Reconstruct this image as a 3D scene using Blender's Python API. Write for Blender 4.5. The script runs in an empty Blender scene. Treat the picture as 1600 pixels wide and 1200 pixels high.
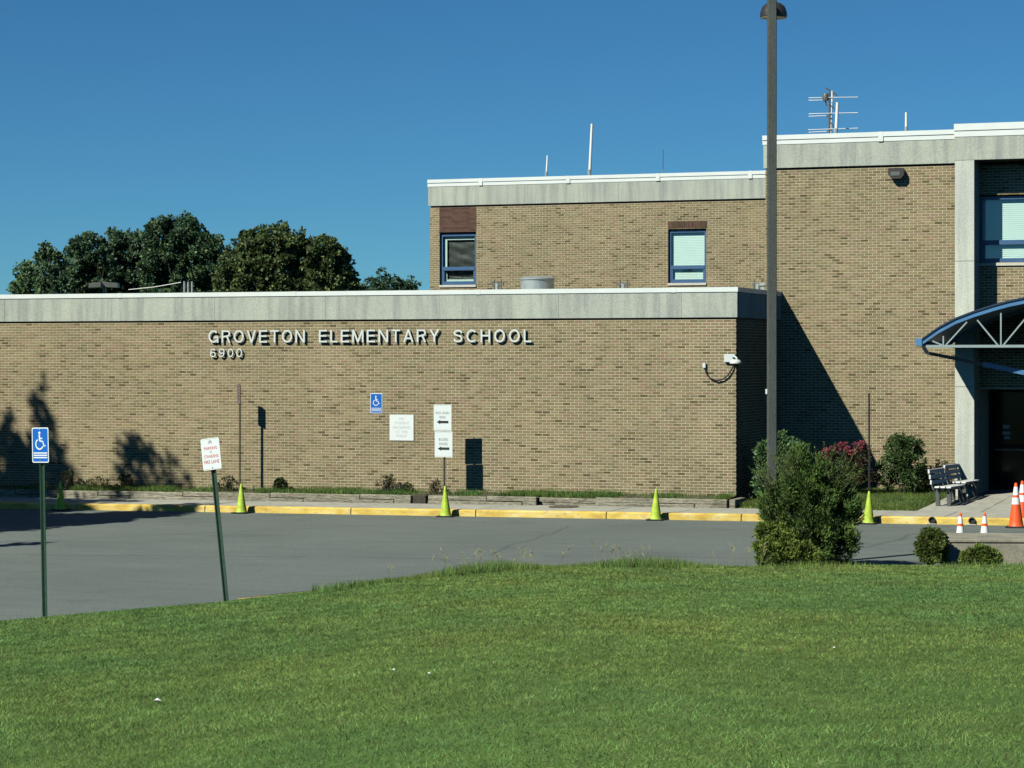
import bpy, math, random
import numpy as np
from mathutils import Vector, Matrix, Euler

random.seed(7)
rng = np.random.default_rng(7)
scene = bpy.context.scene
COL = scene.collection
R = math.radians

# ------------------------------------------------------------------ camera
TH = R(19.75)                       # heading of the camera, turned left of the front wall's normal
CAM = Vector((13.74, -53.72, 3.22))
FP = 3700.0                         # focal length in photograph pixels (1600 wide)
YH = 560.0                          # horizon row
FWD = Vector((-math.sin(TH), math.cos(TH), 0))
RGT = Vector((math.cos(TH), math.sin(TH), 0))
cam_d = bpy.data.cameras.new('camera')
cam_d.sensor_width = 36.0
cam_d.lens = FP / 1600 * 36
cam_d.shift_y = -(600 - YH) / 1600
cam_d.clip_start = 0.5
cam_d.clip_end = 6000
cam = bpy.data.objects.new('camera', cam_d)
cam.location = CAM
cam.rotation_euler = (R(90), 0, TH)
COL.objects.link(cam)
scene.camera = cam

# ------------------------------------------------------------------ world, sun, exposure
SUN = Vector((-.55, -1.0, .97)).normalized()      # towards the sun
world = bpy.data.worlds.new('World')
scene.world = world
world.use_nodes = True
wn = world.node_tree
bg = wn.nodes['Background']
sky = wn.nodes.new('ShaderNodeTexSky')
sky.sky_type = 'NISHITA'
sky.sun_disc = False
sky.sun_elevation = math.asin(SUN.z)
sky.sun_rotation = math.atan2(SUN.x, SUN.y)
sky.altitude = 0
sky.air_density = 0.7
sky.dust_density = 0.0
sky.ozone_density = 8.0
hs = wn.nodes.new('ShaderNodeHueSaturation')
hs.inputs['Saturation'].default_value = 1.0
hs.inputs['Value'].default_value = 1.0
wb = wn.nodes.new('ShaderNodeMix')                 # white balance of the whole sky
wb.data_type = 'RGBA'; wb.blend_type = 'MULTIPLY'; wb.inputs[0].default_value = 1.0
wb.inputs[7].default_value = (.55, 1.05, 1.13, 1)
wn.links.new(sky.outputs[0], hs.inputs['Color'])
wn.links.new(hs.outputs[0], wb.inputs[6])
wn.links.new(wb.outputs[2], bg.inputs[0])
bg.inputs[1].default_value = 0.05
sun_d = bpy.data.lights.new('sun', 'SUN')
sun_d.energy = 5.0
sun_d.angle = R(0.55)
sun_d.color = (1.0, .985, .87)
sun = bpy.data.objects.new('sun', sun_d)
sun.rotation_euler = SUN.to_track_quat('Z', 'Y').to_euler()
sun.location = (0, 0, 60)
COL.objects.link(sun)
vs = scene.view_settings
vs.view_transform = 'Standard'
vs.look = 'None'
vs.exposure = 0.30
vs.gamma = 1.0
scene.cycles.diffuse_bounces = 0

# ------------------------------------------------------------------ helpers: placing
def ray(x, y):
    u = (x - 800) / FP; v = (YH - y) / FP
    return FWD + RGT * u + Vector((0, 0, v))
def P(x, y, Y):                     # photograph pixel -> point on the upright plane Y
    d = ray(x, y); t = (Y - CAM.y) / d.y
    return CAM + d * t
def G(x, y, z):                     # photograph pixel -> point on the level z
    d = ray(x, y); t = (z - CAM.z) / d.z
    return CAM + d * t
def F(x, y, dist):                  # photograph pixel -> point at a distance along the view
    return CAM + ray(x, y) * dist
def asph(X): return -.364 + .0068 * max(-40, min(30, X))
def walk(X, Y):                     # paved walk, rising a little towards the doors
    return asph(X) + .152 + .019 * max(0, min(7, Y + .9))
def PX(x, Y): return P(x, 600, Y).x

# ------------------------------------------------------------------ helpers: meshes
class MB:
    def __init__(s): s.v = []; s.f = []; s.m = []; s.c = []
    def face(s, pts, mi=0, col=None):
        n = len(s.v); s.v += [tuple(p) for p in pts]; s.f.append(tuple(range(n, n + len(pts)))); s.m.append(mi); s.c.append(col)
    def idx(s, verts, faces, mi=0, col=None):
        n = len(s.v); s.v += [tuple(p) for p in verts]
        for f in faces: s.f.append(tuple(i + n for i in f)); s.m.append(mi); s.c.append(col)
    def box(s, x0, x1, y0, y1, z0, z1, mi=0, bev=0):
        if bev > 0:
            b = bev
            vs_ = []
            for (x, sx) in ((x0, 1), (x1, -1)):
                for (y, sy) in ((y0, 1), (y1, -1)):
                    for (z, sz) in ((z0, 1), (z1, -1)):
                        vs_ += [(x, y + sy * b, z + sz * b), (x + sx * b, y, z + sz * b), (x + sx * b, y + sy * b, z)]
            import bmesh
            bm = bmesh.new()
            for p in vs_: bm.verts.new(p)
            bmesh.ops.convex_hull(bm, input=bm.verts[:])
            bmesh.ops.dissolve_limit(bm, angle_limit=.01, verts=bm.verts[:], edges=bm.edges[:])
            bm.verts.index_update()
            s.idx([v.co.copy() for v in bm.verts], [tuple(v.index for v in f.verts) for f in bm.faces], mi)
            bm.free(); return
        v = [(x0, y0, z0), (x1, y0, z0), (x1, y1, z0), (x0, y1, z0), (x0, y0, z1), (x1, y0, z1), (x1, y1, z1), (x0, y1, z1)]
        s.idx(v, [(0, 3, 2, 1), (4, 5, 6, 7), (0, 1, 5, 4), (1, 2, 6, 5), (2, 3, 7, 6), (3, 0, 4, 7)], mi)
    def tube(s, pts, r, n=8, mi=0, caps=True):
        pts = [Vector(p) for p in pts]; rs = r if isinstance(r, (list, tuple)) else [r] * len(pts)
        rings = []; prev = None
        for i, p in enumerate(pts):
            a = pts[min(i + 1, len(pts) - 1)] - pts[max(i - 1, 0)]; a.normalize()
            ref = prev if prev else (Vector((1, 0, 0)) if abs(a.x) < .9 else Vector((0, 1, 0)))
            b = a.cross(ref); b.normalize(); c = b.cross(a); c.normalize(); prev = c
            rings.append([p + (b * math.sin(2 * math.pi * k / n) + c * math.cos(2 * math.pi * k / n)) * rs[i] for k in range(n)])
        v = [q for rg in rings for q in rg]; f = []
        for i in range(len(rings) - 1):
            for k in range(n): f.append((i * n + k, i * n + (k + 1) % n, (i + 1) * n + (k + 1) % n, (i + 1) * n + k))
        if caps: f.append(tuple(range(n - 1, -1, -1))); f.append(tuple(range((len(rings) - 1) * n, len(rings) * n)))
        s.idx(v, f, mi)
    def bar(s, a, b, w, h, up=(0, 0, 1), mi=0):      # rectangular bar between two points
        a = Vector(a); b = Vector(b); d = (b - a).normalized(); up = Vector(up)
        sd = d.cross(up)
        if sd.length < 1e-4: sd = d.cross(Vector((0, 1, 0)))
        sd.normalize(); u = sd.cross(d); u.normalize()
        v = []
        for p in (a, b):
            for (i, j) in ((-1, -1), (1, -1), (1, 1), (-1, 1)): v.append(p + sd * (i * w / 2) + u * (j * h / 2))
        s.idx(v, [(0, 1, 2, 3), (7, 6, 5, 4), (0, 4, 5, 1), (1, 5, 6, 2), (2, 6, 7, 3), (3, 7, 4, 0)], mi)
    def lathe(s, prof, c=(0, 0, 0), n=24, mi=0):
        v = []; f = []
        for (r, z) in prof:
            for k in range(n): v.append((c[0] + r * math.cos(2 * math.pi * k / n), c[1] + r * math.sin(2 * math.pi * k / n), c[2] + z))
        for i in range(len(prof) - 1):
            for k in range(n): f.append((i * n + k, i * n + (k + 1) % n, (i + 1) * n + (k + 1) % n, (i + 1) * n + k))
        f.append(tuple(range(n - 1, -1, -1))); f.append(tuple(range((len(prof) - 1) * n, len(prof) * n)))
        s.idx(v, f, mi)
    def prism(s, poly, y0, y1, mi=0):               # polygon in x,z extruded along y
        n = len(poly)
        v = [(p[0], y0, p[1]) for p in poly] + [(p[0], y1, p[1]) for p in poly]
        f = [tuple(range(n)), tuple(range(2 * n - 1, n - 1, -1))]
        for k in range(n): f.append((k, k + n, (k + 1) % n + n, (k + 1) % n))
        s.idx(v, f, mi)
    def build(s, name, mats, parent=None, smooth=False, loc=None):
        me = bpy.data.meshes.new(name)
        me.from_pydata(s.v, [], s.f)
        for m in (mats if isinstance(mats, (list, tuple)) else [mats]): me.materials.append(m)
        if any(s.m): me.polygons.foreach_set('material_index', s.m)
        if any(c is not None for c in s.c):
            a = me.attributes.new('Col', 'FLOAT_COLOR', 'FACE')
            a.data.foreach_set('color', np.array([(c or (1, 1, 1)) + (1,) for c in s.c], dtype=np.float32).ravel())
        if smooth:
            me.polygons.foreach_set('use_smooth', [True] * len(me.polygons))
            try: me.set_sharp_from_angle(angle=R(40))
            except Exception: pass
        me.update()
        return link(name, me, parent, loc)

def link(name, data, parent=None, loc=None):
    o = bpy.data.objects.new(name, data); COL.objects.link(o)
    if parent: o.parent = parent
    if loc is not None: o.location = loc
    return o
def np_mesh(name, V, Fc, cols, mat, parent=None, flat=False):
    V = np.asarray(V, np.float32); Fc = np.asarray(Fc, np.int32)
    me = bpy.data.meshes.new(name)
    me.vertices.add(len(V)); me.vertices.foreach_set('co', V.ravel())
    k = Fc.shape[1]
    me.loops.add(Fc.size); me.loops.foreach_set('vertex_index', Fc.ravel())
    me.polygons.add(len(Fc)); me.polygons.foreach_set('loop_start', np.arange(0, Fc.size, k, dtype=np.int32))
    me.update(calc_edges=True)
    if flat: me.shade_flat()
    if cols is not None:
        a = me.attributes.new('Col', 'FLOAT_COLOR', 'FACE')
        c4 = np.ones((len(Fc), 4), np.float32); c4[:, :3] = cols
        a.data.foreach_set('color', c4.ravel())
    me.materials.append(mat)
    return link(name, me, parent)
def tag(o, label=None, cat=None, group=None, kind=None):
    if label: o['label'] = label
    if cat: o['category'] = cat
    if group: o['group'] = group
    if kind: o['kind'] = kind
    return o
def empty(name, loc=(0, 0, 0), rz=0):
    o = bpy.data.objects.new(name, None); o.empty_display_size = .1
    o.location = loc; o.rotation_euler = (0, 0, rz); COL.objects.link(o); return o
def copy_tree(o, parent=None):
    c = o.copy(); COL.objects.link(c); c.parent = parent
    for ch in list(o.children): copy_tree(ch, c)
    return c

# ------------------------------------------------------------------ helpers: materials
def nt(name):
    m = bpy.data.materials.new(name); m.use_nodes = True
    return m, m.node_tree.nodes, m.node_tree.links, m.node_tree.nodes['Principled BSDF']
def noise(N, L, scale, detail=4, vec=None, stretch=None, rough=.6):
    t = N.new('ShaderNodeTexNoise'); t.inputs['Scale'].default_value = scale; t.inputs['Detail'].default_value = detail
    t.inputs['Roughness'].default_value = rough
    g = N.new('ShaderNodeNewGeometry')
    src = g.outputs['Position']
    if stretch:
        mp = N.new('ShaderNodeMapping'); mp.inputs['Scale'].default_value = stretch
        L.new(src, mp.inputs['Vector']); src = mp.outputs[0]
    L.new(src, t.inputs['Vector'])
    return t.outputs['Fac']
def ramp(N, L, fac, stops):
    r = N.new('ShaderNodeValToRGB')
    e = r.color_ramp.elements
    while len(e) > 1: e.remove(e[-1])
    e[0].position = stops[0][0]; e[0].color = tuple(stops[0][1]) + (1,)
    for p, c in stops[1:]:
        k = e.new(p); k.color = tuple(c) + (1,)
    L.new(fac, r.inputs[0]); return r.outputs[0]
def mul(N, L, a, b, fac=1.0, mode='MULTIPLY'):
    m = N.new('ShaderNodeMix'); m.data_type = 'RGBA'; m.blend_type = mode
    if isinstance(fac, float): m.inputs[0].default_value = fac
    else: L.new(fac, m.inputs[0])
    for s, x in ((m.inputs[6], a), (m.inputs[7], b)):
        if isinstance(x, tuple): s.default_value = x + (1,)
        else: L.new(x, s)
    return m.outputs[2]
def bump(N, L, bsdf, h, strength, dist=.01):
    b = N.new('ShaderNodeBump'); b.inputs['Strength'].default_value = strength; b.inputs['Distance'].default_value = dist
    L.new(h, b.inputs['Height']); L.new(b.outputs[0], bsdf.inputs['Normal'])
def plain(name, col, rough=.6, metal=0.0, var=.12, scale=6, bmp=0.0, spec=.5, fine=None):
    m, N, L, B = nt(name)
    lo = tuple(c * (1 - var) for c in col); hi = tuple(min(1, c * (1 + var)) for c in col)
    f = noise(N, L, scale, 5)
    c = ramp(N, L, f, [(.3, lo), (.7, hi)])
    if fine:
        f2 = noise(N, L, fine, 3)
        c = mul(N, L, c, ramp(N, L, f2, [(.35, (.8, .8, .8)), (.65, (1.15, 1.15, 1.15))]))
    L.new(c, B.inputs['Base Color'])
    B.inputs['Roughness'].default_value = rough; B.inputs['Metallic'].default_value = metal
    B.inputs['Specular IOR Level'].default_value = spec
    if bmp: bump(N, L, B, noise(N, L, (fine or scale * 6), 4), bmp)
    return m
def attr_mat(name, rough=.85, var=.25, scale=30, spec=.25, transl=0.0, bmp=0.0, broad=None, gain=1.0):
    m, N, L, B = nt(name)
    a = N.new('ShaderNodeAttribute'); a.attribute_name = 'Col'
    f = noise(N, L, scale, 4)
    c = mul(N, L, a.outputs['Color'], ramp(N, L, f, [(.3, ((1 - var) * gain,) * 3), (.7, ((1 + var) * gain,) * 3)]))
    if broad:
        f2 = noise(N, L, broad[0], 3)
        c = mul(N, L, c, ramp(N, L, f2, [(.38, broad[1]), (.62, broad[2])]))
    L.new(c, B.inputs['Base Color'])
    B.inputs['Roughness'].default_value = rough; B.inputs['Specular IOR Level'].default_value = spec
    if bmp: bump(N, L, B, f, bmp, .004)
    if transl:
        t = N.new('ShaderNodeBsdfTranslucent'); L.new(c, t.inputs['Color'])
        mx = N.new('ShaderNodeMixShader'); mx.inputs[0].default_value = transl
        L.new(B.outputs[0], mx.inputs[1]); L.new(t.outputs[0], mx.inputs[2])
        L.new(mx.outputs[0], N['Material Output'].inputs[0])
    return m

M = {}
M['brick'] = attr_mat('brick_clay', .9, .16, 45, .2, bmp=.25, broad=(.55, (.9, .91, .9), (1.08, 1.07, 1.06)), gain=.80)
M['mortar'] = plain('mortar', (.58, .53, .38), .95, var=.12, scale=1.2, fine=60, spec=.1)
def concrete(name, col, streak=.25):
    m, N, L, B = nt(name)
    f1 = noise(N, L, 1.1, 5, stretch=(4.5, 4.5, .35)); f2 = noise(N, L, 38, 4); f3 = noise(N, L, .7, 4)
    c = ramp(N, L, f2, [(.32, tuple(x * .82 for x in col)), (.52, tuple(x * 1.04 for x in col)), (.72, tuple(min(1, x * 1.2) for x in col))])
    c = mul(N, L, c, ramp(N, L, f1, [(.36, (1 - streak, 1 - streak, 1 - streak * .9)), (.56, (1.06, 1.05, 1.03))]))
    c = mul(N, L, c, ramp(N, L, f3, [(.35, (.9, .9, .92)), (.65, (1.05, 1.05, 1.02))]))
    L.new(c, B.inputs['Base Color']); B.inputs['Roughness'].default_value = .9; B.inputs['Specular IOR Level'].default_value = .2
    bump(N, L, B, f2, .4, .01)
    return m
M['fascia'] = concrete('exposed_aggregate_concrete', (.36, .395, .345), .22)
M['column'] = concrete('column_concrete', (.47, .50, .445), .12)
M['coping'] = plain('white_coping_metal', (.64, .69, .66), .45, var=.05, scale=2)
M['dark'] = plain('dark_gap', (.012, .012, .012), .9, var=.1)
M['blue'] = plain('blue_window_paint', (.045, .105, .215), .4, var=.12, scale=5)
M['canopyblue'] = plain('blue_canopy_metal', (.07, .19, .36), .35, var=.1, scale=4)
M['blind'] = plain('pale_window_blind', (.60, .74, .68), .5, var=.03, scale=3)
M['plastic'] = plain('dark_window_sheeting', (.035, .038, .034), .6, var=.3, scale=8)
M['sill'] = plain('stone_sill', (.50, .49, .40), .85, var=.1, scale=8)
def glass(name, tint, refl):
    m, N, L, B = nt(name)
    t = N.new('ShaderNodeBsdfTransparent'); t.inputs[0].default_value = tint + (1,)
    g = N.new('ShaderNodeBsdfGlossy'); g.inputs['Roughness'].default_value = .02
    mx = N.new('ShaderNodeMixShader')
    mx.inputs[0].default_value = refl; L.new(t.outputs[0], mx.inputs[1]); L.new(g.outputs[0], mx.inputs[2])
    L.new(mx.outputs[0], N['Material Output'].inputs[0])
    return m
M['glass'] = glass('window_glass', (.95, .985, .975), .06)
M['doorglass'] = plain('dark_door_glass', (.004, .005, .006), .12, var=.1, spec=.18)
M['doorframe'] = plain('dark_door_frame', (.02, .02, .02), .8, var=.1, spec=.1)
M['white'] = plain('white_metal', (.57, .62, .59), .4, var=.04, scale=4)
M['truss'] = plain('pale_grey_paint', (.25, .32, .32), .45, var=.08, scale=8)
M['asphalt'] = None
M['bronze'] = plain('bronze_pole_paint', (.072, .080, .070), .5, var=.15, scale=1.6, fine=30)
M['bronze_dark'] = plain('dark_bronze_lamp', (.03, .027, .024), .45, var=.15)
M['signwhite'] = plain('sign_white_sheeting', (.66, .72, .70), .4, var=.03, scale=6)
M['signblue'] = plain('sign_blue_sheeting', (.010, .115, .46), .35, var=.06, scale=6)
M['signred'] = plain('faded_red_print', (.55, .13, .13), .5, var=.15, scale=40)
M['signgrey'] = plain('faded_grey_print', (.42, .44, .44), .5, var=.1, scale=40)
M['signtext'] = plain('dim_grey_print', (.17, .19, .19), .5, var=.1, scale=40)
M['black'] = plain('black_print', (.012, .014, .014), .55, var=.1)
M['signbrown'] = plain('faded_brown_sign', (.15, .105, .095), .7, var=.25, scale=9)
M['signprint'] = plain('faded_brown_print', (.09, .06, .055), .7, var=.2, scale=9)
M['greenpost'] = plain('green_post_paint', (.018, .05, .03), .45, var=.25, scale=14)
M['greypost'] = plain('galvanised_post', (.13, .14, .12), .5, .4, var=.25, scale=18)
M['rust'] = plain('rusty_steel', (.032, .028, .024), .75, var=.35, scale=20)
M['lime'] = plain('lime_cone_plastic', (.40, .55, .045), .55, var=.2, scale=9, fine=30)
M['orange'] = plain('orange_cone_plastic', (.80, .10, .015), .5, var=.1, scale=6)
M['conewhite'] = plain('reflective_collar', (.78, .78, .75), .4, var=.06, scale=14)
M['rubber'] = plain('black_rubber', (.02, .02, .02), .8, var=.2)
M['slat'] = plain('weathered_bench_slat', (.68, .69, .67), .7, var=.15, scale=9)
M['slatdark'] = plain('dark_bench_slat', (.075, .08, .078), .6, var=.2, scale=9)
M['galv'] = plain('galvanised_steel', (.50, .55, .52), .38, .55, var=.15, scale=5)
M['antenna'] = plain('antenna_white', (.78, .78, .72), .4, var=.04)
M['alu'] = plain('antenna_aluminium', (.55, .57, .58), .35, .6, var=.08)
M['bark'] = plain('bark', (.045, .036, .028), .95, var=.35, scale=7, bmp=.6)
M['leaf'] = attr_mat('foliage', .55, .15, 3, .35, transl=.28)
M['needle'] = attr_mat('needles', .65, .2, 6, .25, transl=.2)
M['flower'] = attr_mat('blossom', .7, .1, 6, .2, transl=.25)
M['grassmat'] = attr_mat('grass_blades', .65, .30, 2.2, .2, transl=.42, broad=(.16, (.86, .92, .95), (1.1, 1.05, 1.0)))
M['timber'] = None
M['paper'] = plain('paper_notice', (.5, .5, .48), .8, var=.05)
M['litter'] = plain('white_litter', (.8, .8, .78), .7, var=.05)
M['roofing'] = plain('roof_gravel', (.30, .29, .27), .95, var=.2, scale=3, fine=50)
M['oldconc'] = plain('weathered_dark_concrete', (.255, .24, .18), .95, var=.3, scale=2.5, fine=30)
M['iron'] = plain('cast_iron', (.10, .085, .06), .7, .2, var=.3, scale=25)

def ground_mats():
    m, N, L, B = nt('asphalt')
    f1 = noise(N, L, .22, 5); f2 = noise(N, L, 55, 3); f3 = noise(N, L, 1.3, 5, stretch=(.35, 2.2, 1)); f4 = noise(N, L, 15, 4, rough=.75)
    c = ramp(N, L, f1, [(.3, (.128, .150, .136)), (.7, (.160, .184, .168))])
    c = mul(N, L, c, ramp(N, L, f2, [(.3, (.62, .62, .62)), (.55, (1, 1, 1)), (.75, (1.45, 1.45, 1.42))]))
    c = mul(N, L, c, ramp(N, L, f3, [(.35, (.92, .925, .93)), (.65, (1.05, 1.05, 1.04))]))
    c = mul(N, L, c, ramp(N, L, f4, [(.3, (.84, .84, .84)), (.7, (1.12, 1.12, 1.12))]))
    f5 = noise(N, L, .55, 3); f6 = noise(N, L, 130, 2)
    c = mul(N, L, c, ramp(N, L, f5, [(.30, (.86, .86, .87)), (.42, (1, 1, 1)), (.62, (1, 1, 1)), (.72, (1.09, 1.08, 1.07))]))
    c = mul(N, L, c, ramp(N, L, f6, [(.3, (.75, .75, .75)), (.5, (1, 1, 1)), (.72, (1.5, 1.5, 1.48))]))
    # thin wandering cracks
    v = N.new('ShaderNodeTexVoronoi'); v.feature = 'DISTANCE_TO_EDGE'; v.inputs['Scale'].default_value = .16
    g = N.new('ShaderNodeNewGeometry'); nz = N.new('ShaderNodeTexNoise'); nz.inputs['Scale'].default_value = .8; nz.inputs['Detail'].default_value = 4
    L.new(g.outputs['Position'], nz.inputs['Vector'])
    ad = N.new('ShaderNodeMix'); ad.data_type = 'VECTOR'; ad.inputs[0].default_value = .35
    L.new(g.outputs['Position'], ad.inputs[4]); L.new(nz.outputs['Color'], ad.inputs[5])
    L.new(ad.outputs[1], v.inputs['Vector'])
    c = mul(N, L, c, ramp(N, L, v.outputs['Distance'], [(.0, (.72, .72, .72)), (.003, (.82, .82, .82)), (.006, (1, 1, 1))]))
    L.new(c, B.inputs['Base Color']); B.inputs['Roughness'].default_value = .9; B.inputs['Specular IOR Level'].default_value = .25
    bump(N, L, B, f2, .6, .01); M['asphalt'] = m
    m, N, L, B = nt('yellow_kerb_paint')
    f1 = noise(N, L, 2.2, 6, stretch=(1, 1, 2.5)); f2 = noise(N, L, 14, 5, stretch=(.5, 1, 2)); f3 = noise(N, L, .5, 3)
    c = ramp(N, L, f1, [(.3, (.46, .30, .05)), (.5, (.66, .48, .09)), (.7, (.72, .61, .26))])
    c = mul(N, L, c, (.36, .31, .22), ramp(N, L, f2, [(.56, (0, 0, 0)), (.66, (.9,) * 3)]), 'MIX')
    c = mul(N, L, c, ramp(N, L, f3, [(.35, (.85, .82, .8)), (.65, (1.06,) * 3)]))
    L.new(c, B.inputs['Base Color']); B.inputs['Roughness'].default_value = .75
    bump(N, L, B, f2, .35, .01); M['kerb'] = m
    m, N, L, B = nt('walk_concrete')
    f1 = noise(N, L, .8, 5); f2 = noise(N, L, 40, 3); f3 = noise(N, L, 5, 4)
    c = ramp(N, L, f1, [(.3, (.33, .325, .27)), (.7, (.44, .43, .365))])
    c = mul(N, L, c, ramp(N, L, f2, [(.3, (.8,) * 3), (.7, (1.15,) * 3)]))
    c = mul(N, L, c, ramp(N, L, f3, [(.32, (.78, .77, .75)), (.5, (1, 1, 1))]))
    L.new(c, B.inputs['Base Color']); B.inputs['Roughness'].default_value = .9; bump(N, L, B, f2, .3, .006); M['walk'] = m
    m, N, L, B = nt('weathered_timber')
    f1 = noise(N, L, 3, 5, stretch=(.6, 6, 9)); f2 = noise(N, L, 1.2, 4); f3 = noise(N, L, 26, 4, stretch=(.3, 3, 3))
    c = ramp(N, L, f1, [(.3, (.16, .145, .105)), (.5, (.30, .28, .21)), (.72, (.40, .375, .29))])
    c = mul(N, L, c, ramp(N, L, f2, [(.35, (.7, .7, .68)), (.65, (1.05,) * 3)]))
    c = mul(N, L, c, ramp(N, L, f3, [(.38, (.35, .34, .32)), (.52, (1.1, 1.1, 1.1))]))
    L.new(c, B.inputs['Base Color']); B.inputs['Roughness'].default_value = .95; bump(N, L, B, f3, .6, .01); M['timber'] = m
    m, N, L, B = nt('mulch_soil')
    f1 = noise(N, L, 2.2, 5); f2 = noise(N, L, 45, 4)
    c = ramp(N, L, f1, [(.35, (.07, .075, .03)), (.6, (.12, .10, .06))])
    c = mul(N, L, c, ramp(N, L, f2, [(.3, (.6,) * 3), (.7, (1.3,) * 3)]))
    L.new(c, B.inputs['Base Color']); B.inputs['Roughness'].default_value = 1; bump(N, L, B, f2, .8, .02); M['soil'] = m
    m, N, L, B = nt('turf')
    f1 = noise(N, L, .25, 5); f2 = noise(N, L, 30, 4); f3 = noise(N, L, 2.4, 4)
    c = ramp(N, L, f1, [(.35, (.085, .155, .038)), (.65, (.115, .185, .048))])
    c = mul(N, L, c, ramp(N, L, f2, [(.3, (.6,) * 3), (.7, (1.3,) * 3)]))
    c = mul(N, L, c, ramp(N, L, f3, [(.35, (.8, .85, .8)), (.65, (1.12, 1.08, 1.05))]))
    L.new(c, B.inputs['Base Color']); B.inputs['Roughness'].default_value = 1; B.inputs['Specular IOR Level'].default_value = .1
    bump(N, L, B, f2, .8, .03); M['turf'] = m
ground_mats()

# ------------------------------------------------------------------ terrain
me = MB()
def sheet(x0, x1, y0, y1, nx, ny, zf, name, mat):
    b = MB(); vs_ = []; fs = []
    for j in range(ny + 1):
        for i in range(nx + 1):
            X = x0 + (x1 - x0) * i / nx; Y = y0 + (y1 - y0) * j / ny
            vs_.append((X, Y, zf(X, Y)))
    for j in range(ny):
        for i in range(nx):
            a = j * (nx + 1) + i; fs.append((a, a + 1, a + nx + 2, a + nx + 1))
    b.idx(vs_, fs); o = b.build(name, mat, smooth=True); tag(o, kind='structure'); return o
sheet(-2500, 2500, -2500, 2500, 20, 20, lambda X, Y: -.95, 'ground', M['turf'])
sheet(-60, 50, -45, 1, 44, 4, lambda X, Y: asph(X), 'car_park', M['asphalt'])

# the front lawn: a bank that rises from the car park towards the road the camera is on
EDGE = [(-700, 1035), (-300, 997), (0, 968), (180, 952), (350, 938), (430, 931), (520, 921.5), (600, 908), (700, 898), (800, 890), (900, 886), (1050, 885), (1200, 886), (1350, 884), (1480, 884), (1600, 882), (2000, 878), (2600, 874)]
EDGE = [(x, y + (16 if x < 400 else 13)) for x, y in EDGE]   # the lip stands above the car park
EU = np.array([(x - 800) / FP for x, y in EDGE])
EF = []
for x, y in EDGE:
    z = -.42
    for _ in range(6):
        p = G(x, y, z); z = asph(p.x)
    EF.append((p - CAM).dot(FWD))
EF = np.array(EF)
def edge_f(u): return np.interp(u, EU, EF)
def lawn_z(u, f):
    fe = edge_f(u)
    X = CAM.x + f * (FWD.x + u * RGT.x); Y = CAM.y + f * (FWD.y + u * RGT.y)
    d = np.clip(fe - f, 0, None)
    base = -.364 + .0068 * X
    rise = .05 * d + .006 * np.sin(X * 1.3 + .4 * Y) * np.clip(d, 0, 1) + .012 * np.sin(X * .45 - .7 * Y) * np.clip(d, 0, 1)
    lip = .13 * (1 - np.exp(-d / .16))
    return X, Y, base + .02 + lip + rise
us = np.concatenate([np.linspace(-1.6, -.26, 30)[:-1], np.linspace(-.26, .26, 131), np.linspace(.26, 1.6, 30)[1:]])
ts = np.concatenate([[0, .0012, .003, .006, .012, .02], np.linspace(.03, 1, 70)])
V = []
for t in ts:
    fe = edge_f(us); f = fe + (2.0 - fe) * t
    X, Y, Z = lawn_z(us, f)
    if t == 0: Z = Z - .15
    V.append(np.stack([X, Y, Z], 1))
V = np.concatenate(V); nu = len(us)
Fq = []
for j in range(len(ts) - 1):
    for i in range(nu - 1):
        a = j * nu + i; Fq.append((a, a + nu, a + nu + 1, a + 1))
lawn = np_mesh('lawn', V, Fq, None, M['turf'])
tag(lawn, kind='structure')

# mown blades on the lawn
def blades(name, X, Y, Z, h, w, cols, lean=.55, mat=None, parent=None):
    n = len(X)
    a = rng.uniform(0, 2 * np.pi, n); b = rng.uniform(0, 2 * np.pi, n)
    l = h * lean * rng.uniform(.1, 1.3, n)
    dx, dy = np.cos(a) * w / 2, np.sin(a) * w / 2
    tip = np.stack([X + np.cos(b) * l, Y + np.sin(b) * l, Z + h], 1)
    v0 = np.stack([X - dx, Y - dy, Z - .004], 1); v1 = np.stack([X + dx, Y + dy, Z - .004], 1)
    V = np.stack([v0, v1, tip], 1).reshape(-1, 3)
    Fc = np.arange(3 * n).reshape(-1, 3)
    return np_mesh(name, V, Fc, cols, mat or M['grassmat'], parent)
def patch(X, Y):
    return (np.sin(X * .31 + 1.3 * np.sin(Y * .23)) + np.sin(Y * .41 + X * .17 + 2) + .6 * np.sin(X * 1.1 - Y * .8) + .5 * np.sin(X * 2.3 + Y * 1.9 + 1)) / 3.1
def grass_cols(X, Y, n):
    p = patch(X, Y)[:, None]
    base = np.array([.205, .316, .090]) + p * np.array([.068, .012, -.006])
    cell = np.sin(np.floor(X / .085) * 12.9898 + np.floor(Y / .13) * 78.233) * 43758.5453; cell = (cell - np.floor(cell))[:, None]
    cell2 = np.sin(np.floor(X / .33 + .2 * np.sin(Y)) * 39.346 + np.floor(Y / .41) * 11.135) * 24634.63; cell2 = (cell2 - np.floor(cell2))[:, None]
    c = base * rng.uniform(.66, 1.34, (n, 1)) * (.72 + .5 * cell) * (.84 + .3 * cell2)
    dry = rng.random(n) < .07 + .05 * np.clip(p[:, 0], 0, 1)
    c[dry] = np.array([.27, .27, .11]) * rng.uniform(.6, 1.2, (dry.sum(), 1))
    lush = rng.random(n) < .12
    c[lush] *= np.array([.75, 1.1, 1.0])
    return c
N1 = 600000
u = rng.uniform(-.31, .31, N1); fe = edge_f(u)
f = 7.5 + (fe - 7.5) * rng.random(N1) ** .72
keep = f < fe - .03
u, f = u[keep], f[keep]
X, Y, Z = lawn_z(u, f)
n = len(X)
h = rng.uniform(.010, .030, n) * (1 + .35 * patch(X * 1.7, Y * 1.7))
w = np.maximum(.006, f * .00042) * rng.uniform(.7, 1.4, n)
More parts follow.
